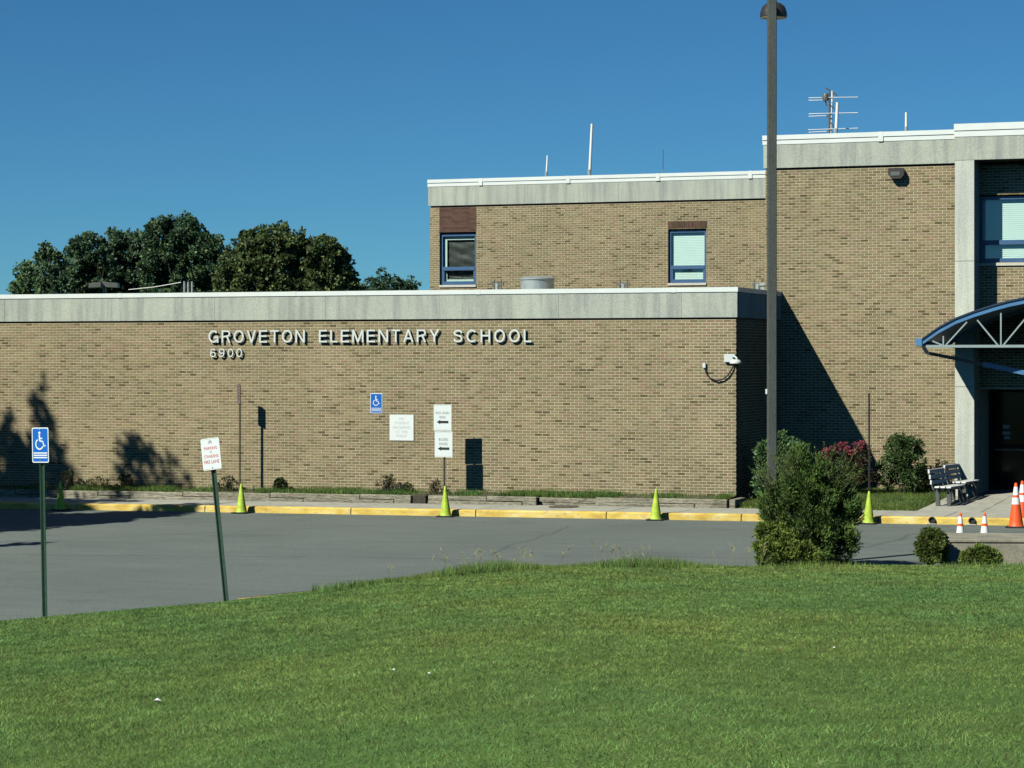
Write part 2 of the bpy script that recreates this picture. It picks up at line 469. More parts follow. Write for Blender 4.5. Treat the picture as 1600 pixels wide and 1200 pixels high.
lg = blades('lawn_grass', X, Y, Z, h, w, grass_cols(X, Y, n), 1.7)
tag(lg, 'short mown grass covering the sloping front lawn', 'grass', kind='stuff')
# the ragged unmown fringe along the top of the bank
N2 = 26000
u = rng.uniform(-.085, .24, N2)
strength = np.interp(u, [-.085, -.05, 0, .07, .1, .16, .24], [.25, .7, 1, .85, .3, .12, .12])
keep = rng.random(N2) < strength
u = u[keep]; st = strength[keep]
f = edge_f(u) - rng.random(len(u)) ** 1.6 * 1.5 - .02
X, Y, Z = lawn_z(u, f); n = len(X)
h = rng.uniform(.05, .17, n) * (.45 + .55 * st) * (1 + .5 * np.sin(X * 2.1 + Y))
fr = blades('fringe_grass', X, Y, Z, h, rng.uniform(.008, .016, n), grass_cols(X, Y, n) * np.array([.85, .92, .85]), .5)
tag(fr, 'longer ragged grass along the crest of the lawn beside the car park', 'grass', kind='stuff')
b = MB()
for k in range(46):                                   # seed stalks standing out of the fringe
    uu = random.choice([random.uniform(-.07, .11), random.uniform(-.02, .06)])
    X, Y, Z = lawn_z(np.array([uu]), edge_f(np.array([uu])) - random.uniform(.05, .6))
    hh = random.uniform(.2, .42); q = Vector((X[0], Y[0], Z[0])); l = Vector((random.uniform(-.14, .14), random.uniform(-.08, .08), hh))
    b.tube([q, q + l * .6 + Vector((0, 0, .02)), q + l], [.003, .0025, .004], 3)
    for j in range(4):
        t_ = q + l * (.82 + .06 * j); b.bar(t_, t_ + Vector((random.uniform(-.05, .05), random.uniform(-.03, .03), .03)), .007, .007)
st_o = b.build('seed_stalks', plain('dry_stalk', (.30, .29, .13), .8))
tag(st_o, 'thin pale seed stalks standing out of the unmown lawn edge', 'grass', kind='stuff')
# dry clippings, clover heads and a scrap of litter
p = None
def on_lawn(x, y):
    lo, hi = 5.0, 60.0
    u_ = (x - 800) / FP; hi = float(edge_f(u_))
    for _ in range(40):
        mid = (lo + hi) / 2
        _, _, zz = lawn_z(np.array([u_]), np.array([mid]))
        if YH + (CAM.z - zz[0]) / mid * FP > y: lo = mid
        else: hi = mid
    X, Y, Z = lawn_z(np.array([u_]), np.array([lo])); return Vector((X[0], Y[0], Z[0]))
for (x, y, s, lab) in ((246, 1103, .034, 'small crumpled white scrap lying low on the dark green lawn, the largest one'),
                       (615, 1054, .016, 'tiny white scrap in the middle of the lawn, slightly higher of the pair'),
                       (671, 1060, .018, 'tiny white scrap in the middle of the lawn, slightly lower of the pair'),
                       (1304, 1019, .015, 'tiny pale scrap on the lawn below the trimmed evergreen bush')):
    q = on_lawn(x, y) + Vector((0, 0, .035))
    b = MB()
    pts = [(math.cos(k * 1.05) * s * random.uniform(.6, 1.1), math.sin(k * 1.05) * s * random.uniform(.5, .9), random.uniform(0, .5) * s) for k in range(6)]
    b.idx([(0, 0, s * .8), (0, 0, -s * .1)] + pts, [(0, 2 + k, 2 + (k + 1) % 6) for k in range(6)] + [(1, 2 + (k + 1) % 6, 2 + k) for k in range(6)])
    o = b.build('paper_scrap', M['litter'], loc=q); tag(o, lab, 'litter', 'scraps on the lawn')

# ------------------------------------------------------------------ kerb, walk, planting bed
KY = -3.0
kerb = empty('kerb', (0, 0, 0)); tag(kerb, kind='structure')
joints = [-40]
xj = [-1050, -850, -650, -455, -260, -75, 120, 320, 548, 743, 947, 1158, 1372, 1580, 1790, 2000]
kx = [PX(x, KY) for x in xj]
for a, c in zip(kx[:-1], kx[1:]):
    b = MB(); g_ = .012; xa, xb = a + g_, c - g_
    prof = [(KY - .002, -.08), (KY - .002 + .01, .125), (KY + .035, .15), (KY + .155, .156), (KY + .155, -.08)]
    nseg = 6; rows = []
    for i in range(nseg + 1):
        X = xa + (xb - xa) * i / nseg; jit = random.uniform(-.004, .004)
        rows.append([(X, y + (jit if k < 3 else 0), asph(X) + z + (random.uniform(-.003, .003) if 1 <= k <= 3 else 0)) for k, (y, z) in enumerate(prof)])
    v = [q for r_ in rows for q in r_]; nP = len(prof); fs = []
    for i in range(nseg):
        for k in range(nP): fs.append((i * nP + k, (i + 1) * nP + k, (i + 1) * nP + (k + 1) % nP, i * nP + (k + 1) % nP))
    fs += [tuple(range(nP)), tuple(range((nseg + 1) * nP - 1, nseg * nP - 1, -1))]
    b.idx(v, fs); b.build('kerb_stone', M['kerb'], kerb)
# island kerb, a short painted length still free of grass
b = MB(); rows = []
for x in range(372, 560, 12):
    u_ = (x - 800) / FP; fe_ = float(edge_f(u_)) + .02
    c0 = CAM + (FWD + RGT * u_) * fe_; c1 = CAM + (FWD + RGT * u_) * (fe_ + .15)
    z = asph(c0.x) + .13
    rows.append([(c0.x, c0.y, z - .25), (c0.x, c0.y, z), (c1.x, c1.y, z), (c1.x, c1.y, z - .25)])
v = [q for r_ in rows for q in r_]
b.idx(v, [(i * 4 + k, (i + 1) * 4 + k, (i + 1) * 4 + (k + 1) % 4, i * 4 + (k + 1) % 4) for i in range(len(rows) - 1) for k in range(4)] + [(0, 1, 2, 3), tuple(range(len(v) - 1, len(v) - 5, -1))])
ik = b.build('island_kerb', M['kerb']); tag(ik, kind='structure')
# concrete walk along the kerb, cast in bays
WB = -.92                                             # back edge of the walk
walk_e = empty('pavement', (0, 0, 0)); tag(walk_e, kind='structure')
def slab(x0, x1, y0, y1, thick=.12):
    b = MB(); g_ = .007
    x0 += g_; x1 -= g_; y0 += g_; y1 -= g_
    tilt = random.uniform(-.004, .004)
    c = [(x0, y0), (x1, y0), (x1, y1), (x0, y1)]
    top = [(X, Y, walk(X, Y) + tilt) for X, Y in c]; bot = [(X, Y, walk(X, Y) - thick) for X, Y in c]
    b.idx(top + bot, [(0, 1, 2, 3), (7, 6, 5, 4), (0, 4, 5, 1), (1, 5, 6, 2), (2, 6, 7, 3), (3, 7, 4, 0)])
    return b.build('paving_slab', M['walk'], walk_e)
for a, c in zip(kx[:-1], kx[1:]):
    m_ = (a + c) / 2 + random.uniform(-.1, .1)
    slab(a, m_, KY + .155, WB); slab(m_, c, KY + .155, WB)
PLX = PX(1432, -.9)                                   # plaza in front of the doors starts here
xs = [PLX, PLX + 1.45, PLX + 2.9, PLX + 4.4, PLX + 5.9, PLX + 7.4, PLX + 9, PLX + 10.6]
ys = [WB, .8, 2.6, 4.38, 6.05]
for i in range(len(xs) - 1):
    for j in range(len(ys) - 1): slab(xs[i], xs[i + 1], ys[j], ys[j + 1])
sheet(kx[0], 14, KY + .1, 6.4, 30, 6, lambda X, Y: walk(X, Y) - .035, 'walk_bed', M['soil'])
# planting bed in front of the low wing and the grass plot beside it
def bed_z(X, Y): return -.015 + .0068 * X + .05 * min(1, max(0, (Y + .75) / .75)) - .02
bx1 = PX(1136, -.8)
sheet(-34, bx1, -.80, .02, 60, 4, lambda X, Y: bed_z(X, Y) + .012 * math.sin(X * 3.1) * math.cos(X * 1.3), 'planting_bed', M['soil'])
def plot_z(X, Y):
    k = min(1, max(0, (PLX - X) / .2)); k2 = min(1, max(0, (Y - WB) / .15))
    return walk(X, Y) - .02 + (.05 + .006 * max(0, Y - WB)) * k * k2
sheet(bx1 + .16, PLX + .01, WB - .01, 4.42, 60, 50, plot_z, 'grass_plot', M['turf'])
def scatter_grass(name, n, x0, x1, y0, y1, zf, hh, label, dens=None, col=1.0):
    X = rng.uniform(x0, x1, n); Y = rng.uniform(y0, y1, n)
    if dens is not None:
        k = rng.random(n) < dens(X, Y); X = X[k]; Y = Y[k]
    Z = np.array([zf(a, c) for a, c in zip(X, Y)])
    n = len(X)
    h = rng.uniform(hh[0], hh[1], n)
    o = blades(name, X, Y, Z, h, rng.uniform(.010, .02, n), grass_cols(X, Y, n) * col, .6)
    return tag(o, label, 'grass', kind='stuff')
scatter_grass('bed_grass', 42000, -22, bx1, -.76, -.02, bed_z, (.04, .15), 'weedy grass strip growing in the bed along the front wall',
              lambda X, Y: np.clip(.5 + .5 * np.sin(X * 1.1) + .35 * np.sin(X * 3.7 + 1), .06, 1), np.array([.66, .72, .62]))
scatter_grass('plot_grass', 38000, bx1 + .17, PLX - .03, WB + .02, 4.3, plot_z, (.04, .11), 'rough grass plot under the shrubs beside the entrance walk', None, np.array([.72, .72, .66]))

# timber edging of the bed
def timber_run(name, label, xa, xb, yf, courses, zoff=0):
    X0, X1 = PX(xa, yf), PX(xb, yf)
    r_ = empty(name, ((X0 + X1) / 2, yf, 0)); tag(r_, label, 'edging', 'timber edging of the bed')
    cx = (X0 + X1) / 2
    for k in range(courses):
        X = X0 - (.0 if k % 2 == 0 else .9)
        while X < X1:
            a = max(X, X0); e = min(X + 2.4, X1)
            if e - a > .12:
                b = MB(); z0 = walk(a, WB) - .03 + k * .115 + zoff
                dy = random.uniform(-.012, .012)
                b.box(a - cx + .006, e - cx - .006, dy + (.012 * k), .14 + dy, z0, z0 + .118 + random.uniform(-.006, .004), bev=.014)
                b.build('timber', M['timber'], r_)
            X += 2.4
    return r_
timber_run('timber_edging', 'long weathered grey timber edging from the far end to the first gap', -300, 642, -.95, 2)
timber_run('timber_edging', 'weathered timber edging between the gap and the stepped corner, behind the arrow sign', 668, 838, -1.06, 2)
timber_run('timber_edging', 'short set back length of timber edging behind the manhole', 842, 948, -.84, 2, -.03)
timber_run('timber_edging', 'split grey timber edging nearest the corner of the low wing', 930, 1136, -.98, 2)
def timber_end(xa, y0, y1, label, w=.14, mat=None):
    X = PX(xa, y0); b = MB(); z0 = walk(X, WB) - .03
    b.box(-w / 2, w / 2, 0, y1 - y0, z0, z0 + .225, bev=.012)
    o = b.build('timber_edging', mat or M['timber'], loc=(X, y0, 0)); tag(o, label, 'edging', 'timber edging of the bed')
timber_end(1144, -.98, .0, 'timber running back to the corner of the low wing')
timber_end(655, -.93, -.2, 'dark rotten timber block filling the gap in the edging', .34, plain('rotten_timber', (.05, .042, .03), .95, var=.4, scale=14))

# manhole
q = G(881, 790, -.2); q.z = walk(q.x, q.y) + .006
b = MB(); b.lathe([(.36, 0), (.36, .008), (.33, .014), (.0, .014)], n=32)
for k in range(-4, 5): b.box(-.26, .26, k * .065 - .012, k * .065 + .012, .012, .02)
o = b.build('manhole_cover', M['iron'], loc=q); tag(o, 'brown cast iron manhole cover in the pavement behind the kerb', 'manhole')

# ------------------------------------------------------------------ the school building
LW = 4.4                                              # depth of the low wing's return wall; plane of the entrance wing
RY = 15.2                                             # plane of the rear wing
school = empty('school_building', (0, 0, 0))
tag(school, 'tan brick flat roofed school with pale concrete fascia, low front wing and taller wings behind', 'building')
BP, CP = .2032, .0677                                 # brick and course pitch
JT = .0150                                            # joint
ZB = -.45                                             # foot of all walls
TAN = [(0.2777, 0.2277, 0.1215), (0.2597, 0.2104, 0.1098), (0.2968, 0.2412, 0.1333), (0.2353, 0.1891, 0.098), (0.3127, 0.2528, 0.1431), (0.1961, 0.1544, 0.0764), (0.1463, 0.1119, 0.051), (0.2671, 0.2181, 0.1254), (0.3053, 0.2171, 0.1352), (0.2491, 0.2065, 0.1107), (0.2989, 0.2374, 0.1313), (0.2035, 0.1641, 0.0833), (0.1219, 0.0946, 0.0441), (0.2915, 0.1978, 0.1254)]
BROWN = [(.105, .060, .046), (.12, .068, .052), (.092, .052, .041), (.135, .078, .058)]
brick_faces_v, brick_faces_f, brick_cols = [], [], []
singles = []                                          # candidates to stand as bricks of their own
def add_brick(p, du, nrm, w, h, col, proud):
    """p lower left corner on the mortar face"""
    n0 = len(brick_faces_v)
    z = Vector((0, 0, 1)); a = p - nrm * .01; c = p + nrm * proud
    for q in (a, c):
        for (i, j) in ((0, 0), (1, 0), (1, 1), (0, 1)):
            brick_faces_v.append(q + du * (w * i) + z * (h * j))
    for f_ in ((4, 5, 6, 7), (0, 1, 5, 4), (1, 2, 6, 5), (2, 3, 7, 6), (3, 0, 4, 7)):
        brick_faces_f.append(tuple(n0 + k for k in f_)); brick_cols.append(col)
def brick_wall(origin, du, nrm, width, z0, z1, holes=(), name='wall', thick=.25, single=False, brown=(), back=True):
    """origin at the left foot as seen from outside; holes/brown in (u0,u1,z0,z1)"""
    du = Vector(du); nrm = Vector(nrm); o = Vector(origin)
    # mortar body with openings
    b = MB(); z = Vector((0, 0, 1))
    us_ = sorted({0, width, *[h[0] for h in holes], *[h[1] for h in holes]}); zs_ = sorted({z0, z1, *[h[2] for h in holes], *[h[3] for h in holes]})
    def at(u_, z_, d): return Vector((o.x, o.y, 0)) + du * u_ + z * z_ - nrm * d
    for i in range(len(us_) - 1):
        for j in range(len(zs_) - 1):
            cu, cz = (us_[i] + us_[i + 1]) / 2, (zs_[j] + zs_[j + 1]) / 2
            if any(h[0] < cu < h[1] and h[2] < cz < h[3] for h in holes): continue
            for d, rev in ((0, False), (thick, True)):
                q = [at(us_[i], zs_[j], d), at(us_[i + 1], zs_[j], d), at(us_[i + 1], zs_[j + 1], d), at(us_[i], zs_[j + 1], d)]
                b.face(q[::-1] if rev else q)
    for (u0, u1, a0, a1) in list(holes) + [(0, width, z0, z1)]:
        c = [(u0, a0), (u1, a0), (u1, a1), (u0, a1)]
        for k in range(4):
            p_, q_ = c[k], c[(k + 1) % 4]
            b.face([at(*p_, 0), at(*p_, thick), at(*q_, thick), at(*q_, 0)])
    wall = b.build(name, M['mortar'], school)
    nc = int(math.floor((z1 - z0) / CP + 1e-6))
    for k in range(nc):
        zc = z1 - (k + 1) * CP + JT / 2; h = CP - JT
        cuts = sorted([(hh[0], hh[1]) for hh in list(holes) + list(brown) if hh[2] < zc + h * .6 and hh[3] > zc + h * .4])
        segs = []; s0 = 0
        for c0, c1 in cuts: segs.append((s0, c0)); s0 = max(s0, c1)
        segs.append((s0, width))
        off = (k % 2) * BP / 2
        for br in brown:
            if br[2] < zc + h * .6 and br[3] > zc + h * .4:
                a = br[0] - off
                while a < br[1]:
                    a2, e2 = max(a, br[0]) + .004, min(a + BP - .006, br[1] - .004)
                    if e2 - a2 > .03: add_brick(Vector((o.x, o.y, 0)) + du * a2 + z * (zc - .004) + nrm * .003, du, nrm, e2 - a2, h + .008, random.choice(BROWN), .004)
                    a += BP
        n_ = int(width / BP) + 2
        blot = math.sin(k * .37 + o.x) * .5
        for i in range(-1, n_):
            a = i * BP + off - .03; e = a + BP - JT
            jit = random.uniform(-.002, .002)
            for (s0, s1) in segs:
                a2, e2 = max(a, s0 + .002), min(e, s1 - .002)
                if e2 - a2 < .03: continue
                um = (a2 + e2) / 2
                # darker and pinker bricks come in loose drifts
                wx = (o + du * um)
                drift = math.sin(wx.x * .9 + zc * .8 + wx.y) + math.sin(wx.x * .37 - zc * 1.9 + 2)
                r_ = random.random()
                if r_ < .06 + .04 * max(0, math.sin(k * 1.7) * .8): col = random.choice([TAN[6], TAN[12], TAN[5]])
                elif r_ < .16 + .10 * max(0, drift - .4): col = random.choice([TAN[8], TAN[13]])
                else: col = random.choice([TAN[0], TAN[1], TAN[2], TAN[3], TAN[4], TAN[7], TAN[9], TAN[10], TAN[11]])
                p_ = Vector((o.x, o.y, 0)) + du * a2 + z * zc
                pr = .006 + random.uniform(-.0015, .002)
                rec = (p_, du, nrm, e2 - a2, h, col, pr)
                if single and e2 - a2 > BP - JT - .004: singles.append(((p_ - CAM).length, rec, wall))
                else: add_brick(*rec)
    return wall
XU, YN = (1, 0, 0), (0, -1, 0)
LX = -34.0
# low wing: front and return
ZT = 4.13
front = brick_wall((LX, 0, 0), XU, YN, -LX, ZB, ZT, single=True)
brick_wall((0, 0.005, 0), (0, 1, 0), (1, 0, 0), LW - .01, ZB, ZT)
# entrance wing: front plane runs on behind the portal, above the doors
EX0 = P(1196, 300, LW).x; EX1 = 4.50; EX2 = 13.5
def HW(x0, x1, y0, y1, Y, ox):                       # window opening from photo pixels -> (u0,u1,z0,z1)
    a = P(x0, y1, Y); c = P(x1, y0, Y)
    return (a.x - ox, c.x - ox, a.z, c.z)
WZ1 = 7.93
w3 = (P(1529.5, 350, LW).x, 10.6, 5.54, 7.21)
SOF = 2.52
brick_wall((EX0, LW, 0), XU, YN, EX2 - EX0, ZB, WZ1, holes=[(w3[0] - EX0, w3[1] - EX0, w3[2], w3[3]), (4.98 - EX0, EX2 - EX0 + 1, ZB - 1, SOF)][:1] + [(4.985 - EX0, 12.0 - EX0, ZB, SOF)])
# rear wing
RX0 = P(672, 400, RY).x; RX1 = 6.0
r1 = HW(687, 744, 362, 445.5, RY, RX0); r2 = HW(1044, 1103.5, 356, 442.5, RY, RX0)
brick_wall((RX0, RY, 0), XU, YN, RX1 - RX0, 3.9, WZ1, holes=[r1, r2], brown=[(r1[0] - .005, r1[1] + .005, r1[3], 9)])
b = MB(); b.box(RX0 + r1[0] - .005, RX0 + r1[1] + .005, RY - .003, RY + .05, r1[3] + .002, WZ1 - .002); b.build('panel_bed', plain('brown_mortar', (.10, .062, .05), .95), school)
# side walls that stand behind (left ends of the taller wings, right end)
def plain_wall(x0, x1, y0, y1, z0, z1):
    b = MB(); b.box(x0, x1, y0, y1, z0, z1); return b.build('wall', M['mortar'], school)
plain_wall(EX0 + .01, EX0 + .26, LW + .26, RY - .01, 4.0, WZ1)
plain_wall(RX0 + .01, RX0 + .26, RY + .26, 30, 3.9, WZ1)
plain_wall(EX2 - .01, EX2 + .24, LW + .26, 30, ZB, WZ1)

# choose the 300 bricks that show largest, as bricks of their own
singles.sort(key=lambda s: s[0])
proto_brick = {}
for i, (d, rec, wall) in enumerate(singles):
    if i < 290:
        p_, du, nrm, w, h, col, pr = rec
        if col not in proto_brick:
            b = MB(); w0, h0 = BP - JT, CP - JT; ch = .0025
            v = [(0, .01, 0), (w0, .01, 0), (w0, .01, h0), (0, .01, h0), (0, -.0045, 0), (w0, -.0045, 0), (w0, -.0045, h0), (0, -.0045, h0),
                 (ch, -.0065, ch), (w0 - ch, -.0065, ch), (w0 - ch, -.0065, h0 - ch), (ch, -.0065, h0 - ch)]
            b.idx(v, [(8, 9, 10, 11), (4, 5, 9, 8), (5, 6, 10, 9), (6, 7, 11, 10), (7, 4, 8, 11), (0, 1, 5, 4), (1, 2, 6, 5), (2, 3, 7, 6), (3, 0, 4, 7)], 0, col)
            o = b.build('brick', M['brick'], front); proto_brick[col] = o.data
            o.location = p_
        else:
            o = link('brick', proto_brick[col], front, p_)
    else: add_brick(*rec)
# soldier course over the right hand rear window
x = r2[0]
while x < r2[1] - .02:
    add_brick(Vector((RX0 + x, RY - .008, r2[3] + .012)), Vector((1, 0, 0)), Vector((0, -1, 0)), CP - JT, .20, random.choice(BROWN), .008); x += CP
bw = np_mesh('brickwork', np.array([tuple(v) for v in brick_faces_v]), brick_faces_f, np.array(brick_cols), M['brick'], school, True)
tag(bw, kind='stuff')

# fascia panels, reveals, copings
def fascia_run(p0, p1, nrm, z0, z1, ov, panel, first=None, thick=.3, mat=None, endcap=True):
    p0 = Vector(p0 + (0,)); p1 = Vector(p1 + (0,)); nrm = Vector(nrm); d = (p1 - p0); Ln = d.length; d.normalize()
    x = 0; cuts = [0]; nx = first if first else panel
    while nx < Ln - .3: cuts.append(nx); nx += panel
    cuts.append(Ln)
    for a, c in zip(cuts[:-1], cuts[1:]):
        b = MB(); g_ = .003
        q0 = p0 + d * (a + g_) + nrm * ov; q1 = p0 + d * (c - g_) + nrm * ov
        in_ = -nrm * (thick + ov)
        v = [q0, q1, q1 + in_, q0 + in_]
        b.idx([(t.x, t.y, z0) for t in v] + [(t.x, t.y, z1) for t in v], [(0, 3, 2, 1), (4, 5, 6, 7), (0, 1, 5, 4), (1, 2, 6, 5), (2, 3, 7, 6), (3, 0, 4, 7)])
        b.build('fascia_panel', mat or M['fascia'], school)
def coping_run(p0, p1, nrm, tiers, seg, thick=.34, first=None):
    p0 = Vector(p0 + (0,)); p1 = Vector(p1 + (0,)); nrm = Vector(nrm); d = (p1 - p0); Ln = d.length; d.normalize()
    cuts = [0]; nx = first or seg
    while nx < Ln - .3: cuts.append(nx); nx += seg
    cuts.append(Ln)
    for a, c in zip(cuts[:-1], cuts[1:]):
        b = MB()
        for (z0, z1, ov) in tiers:
            q0 = p0 + d * (a + .002) + nrm * ov; q1 = p0 + d * (c - .002) + nrm * ov; in_ = -nrm * (thick + ov)
            v = [q0, q1, q1 + in_, q0 + in_]
            b.idx([(t.x, t.y, z0) for t in v] + [(t.x, t.y, z1) for t in v], [(0, 3, 2, 1), (4, 5, 6, 7), (0, 1, 5, 4), (1, 2, 6, 5), (2, 3, 7, 6), (3, 0, 4, 7)])
        b.build('coping', M['coping'], school)
        if c < Ln:                                    # cover plate over the joint
            b = MB(); z0, z1 = tiers[0][0] - .004, tiers[-1][1] + .004; ov = max(t[2] for t in tiers) + .004
            q0 = p0 + d * (c - .06) + nrm * ov; q1 = p0 + d * (c + .06) + nrm * ov; in_ = -nrm * .05
            v = [q0, q1, q1 + in_, q0 + in_]
            b.idx([(t.x, t.y, z0) for t in v] + [(t.x, t.y, z1) for t in v], [(0, 3, 2, 1), (4, 5, 6, 7), (0, 1, 5, 4), (1, 2, 6, 5), (2, 3, 7, 6), (3, 0, 4, 7)])
            b.build('coping_cover', M['coping'], school)
def reveal(x0, x1, y0, y1, z0, z1):
    b = MB(); b.box(x0, x1, y0, y1, z0, z1); return b.build('reveal', M['dark'], school)
OV = .045
# low wing
reveal(LX, -.02, .02, .24, ZT + .001, 4.182); reveal(-.24, -.022, .25, LW - .03, ZT + .001, 4.182)
fascia_run((LX, 0), (OV, 0), (0, -1, 0), 4.18, 4.772, OV, 3.05, first=2.2)
fascia_run((0, .302), (0, LW - .012), (1, 0, 0), 4.18, 4.772, OV, 3.05)
coping_run((LX, 0), (OV + .02, 0), (0, -1, 0), [(4.774, 4.884, OV + .02)], 4.9, first=3.1)
coping_run((0, .345), (0, LW - .012), (1, 0, 0), [(4.774, 4.884, OV + .02)], 6)
b = MB(); b.box(LX, -.36, .36, RY - .01, 4.5, 4.70); b.build('roof', M['roofing'], school)
b = MB(); b.box(-.355, -.31, .36, LW - .02, 4.70, 4.77); b.build('roof_edge', M['coping'], school)
# rear wing
JX = PX(1193, RY)
reveal(RX0 + .02, RX1, RY + .02, RY + .24, WZ1 + .001, 7.992)
fascia_run((RX0 - OV, RY), (RX1, RY), (0, -1, 0), 7.99, 8.588, OV, 3.03, first=PX(820, RY) - RX0 + OV)
coping_run((RX0 - OV - .02, RY), (RX1, RY), (0, -1, 0), [(8.59, 8.70, OV + .012), (8.705, 8.81, OV + .032)], 2.86, first=PX(752, RY) - RX0 + OV + .02)
fascia_run((RX0, RY + .305), (RX0, 30), (-1, 0, 0), 7.99, 8.588, OV, 3.03)
coping_run((RX0, RY + .35), (RX0, 30), (-1, 0, 0), [(8.59, 8.70, OV + .012), (8.705, 8.81, OV + .032)], 4)
b = MB(); b.box(RX0 + .36, EX2, RY + .36, 30, 8.3, 8.5); b.build('roof', M['roofing'], school)
# entrance wing
reveal(EX0 + .02, EX1 - .02, LW + .02, LW + .24, WZ1 + .001, 7.992)
fascia_run((EX0 - OV, LW), (EX1 - .01, LW), (0, -1, 0), 7.99, 8.576, OV, 5.2)
coping_run((EX0 - OV - .02, LW), (EX1 - .012, LW), (0, -1, 0), [(8.578, 8.69, OV + .012), (8.695, 8.81, OV + .032)], 3.05, first=PX(1381, LW) - EX0)
fascia_run((EX0, LW + .305), (EX0, RY - .06), (-1, 0, 0), 7.99, 8.576, OV, 3)
coping_run((EX0, LW + .35), (EX0, RY - .06), (-1, 0, 0), [(8.578, 8.69, OV + .012), (8.695, 8.81, OV + .032)], 4)
b = MB(); b.box(EX0 + .36, EX2, LW + .36, RY + .3, 8.2, 8.4); b.build('roof', M['roofing'], school)
fascia_run((12.43, LW), (EX2 + .24 + OV, LW), (0, -1, 0), 7.99, 8.576, OV, 5.2)
coping_run((12.44, LW), (EX2 + .26 + OV, LW), (0, -1, 0), [(8.578, 8.69, OV + .012), (8.695, 8.81, OV + .032)], 3.05)
reveal(12.43, EX2 + .2, LW + .02, LW + .24, WZ1 + .001, 7.992)
fascia_run((EX2 + .24, LW + .305), (EX2 + .24, 30), (1, 0, 0), 7.99, 8.576, OV, 3)
coping_run((EX2 + .24, LW + .35), (EX2 + .24, 30), (1, 0, 0), [(8.578, 8.69, OV + .012), (8.695, 8.81, OV + .032)], 4)
# portal: columns and beam standing forward of the wall
PY = 3.6
CX0, CX1 = EX1, 4.965
for (a, c, nm) in ((CX0, CX1, 0), (11.2, 11.67, 1)):
    for (z0, z1) in ((ZB, 2.528), (2.534, 5.555), (5.561, 7.985)):
        b = MB(); b.box(a, c, PY, LW - .002 if z0 > 2 else 5.92, z0, z1, bev=.008); b.build('column', M['column'], school)
b = MB(); b.box(CX0 - .002, 12.4, PY - .003, LW + .1, 7.989, 8.552, bev=.006); b.build('beam', M['fascia'], school)
coping_run((CX0 - .02, PY), (12.42, PY), (0, -1, 0), [(8.556, 8.70, .015), (8.705, 8.868, .035)], 3.05, first=4.3, thick=.9)
# entrance recess: soffit, back wall, doors
b = MB(); b.box(4.99, 11.99, LW + .004, 6.3, SOF - .05, SOF - .004); b.build('soffit', M['mortar'], school)
b = MB(); b.box(12.0, 12.25, LW + .26, 6.3, ZB, SOF); b.build('wall', M['mortar'], school)
DY = 5.95
dx0 = 4.97; dz0 = walk(6, DY) + .01
for k in range(6):
    a = dx0 + k * 1.16
    b = MB(); fw = .06
    b.box(a, a + fw, DY, DY + .06, dz0, 2.46); b.box(a + 1.1 - fw, a + 1.1, DY, DY + .06, dz0, 2.46)
    b.box(a + fw, a + 1.1 - fw, DY, DY + .06, 2.38, 2.46); b.box(a + fw, a + 1.1 - fw, DY, DY + .06, dz0, dz0 + .12)
    b.box(a + fw, a + 1.1 - fw, DY + .002, DY + .058, 1.0, 1.08)
    d_ = b.build('door', M['doorframe'], school)
    b = MB(); b.box(a + fw, a + 1.1 - fw, DY + .022, DY + .036, dz0 + .12, 1.0); b.box(a + fw, a + 1.1 - fw, DY + .022, DY + .036, 1.08, 2.38); b.build('pane', M['doorglass'], d_)
    b = MB(); b.tube([(a + .16, DY - .002, .95), (a + .16, DY - .06, .95), (a + .94, DY - .06, .95), (a + .94, DY - .002, .95)], .014, 6); b.build('handle', M['galv'], d_)
    if k == 0:
        for (x0, x1, y0, y1) in ((1567, 1577, 664, 670), (1566, 1578.5, 674.5, 679), (1569, 1578.5, 682, 686)):
            q0 = P(x0, y1, DY - .004); q1 = P(x1, y0, DY - .004)
            b = MB(); b.box(q0.x, q1.x, DY + .016, DY + .0215, q0.z, q1.z); b.build('notice', M['paper'], d_)
b = MB(); b.box(4.3, 12, DY + .5, DY + .55, ZB, 2.5); b.box(4.3, 4.966, 5.925, DY + .495, ZB, 2.5); b.build('inner_wall', M['dark'], school)

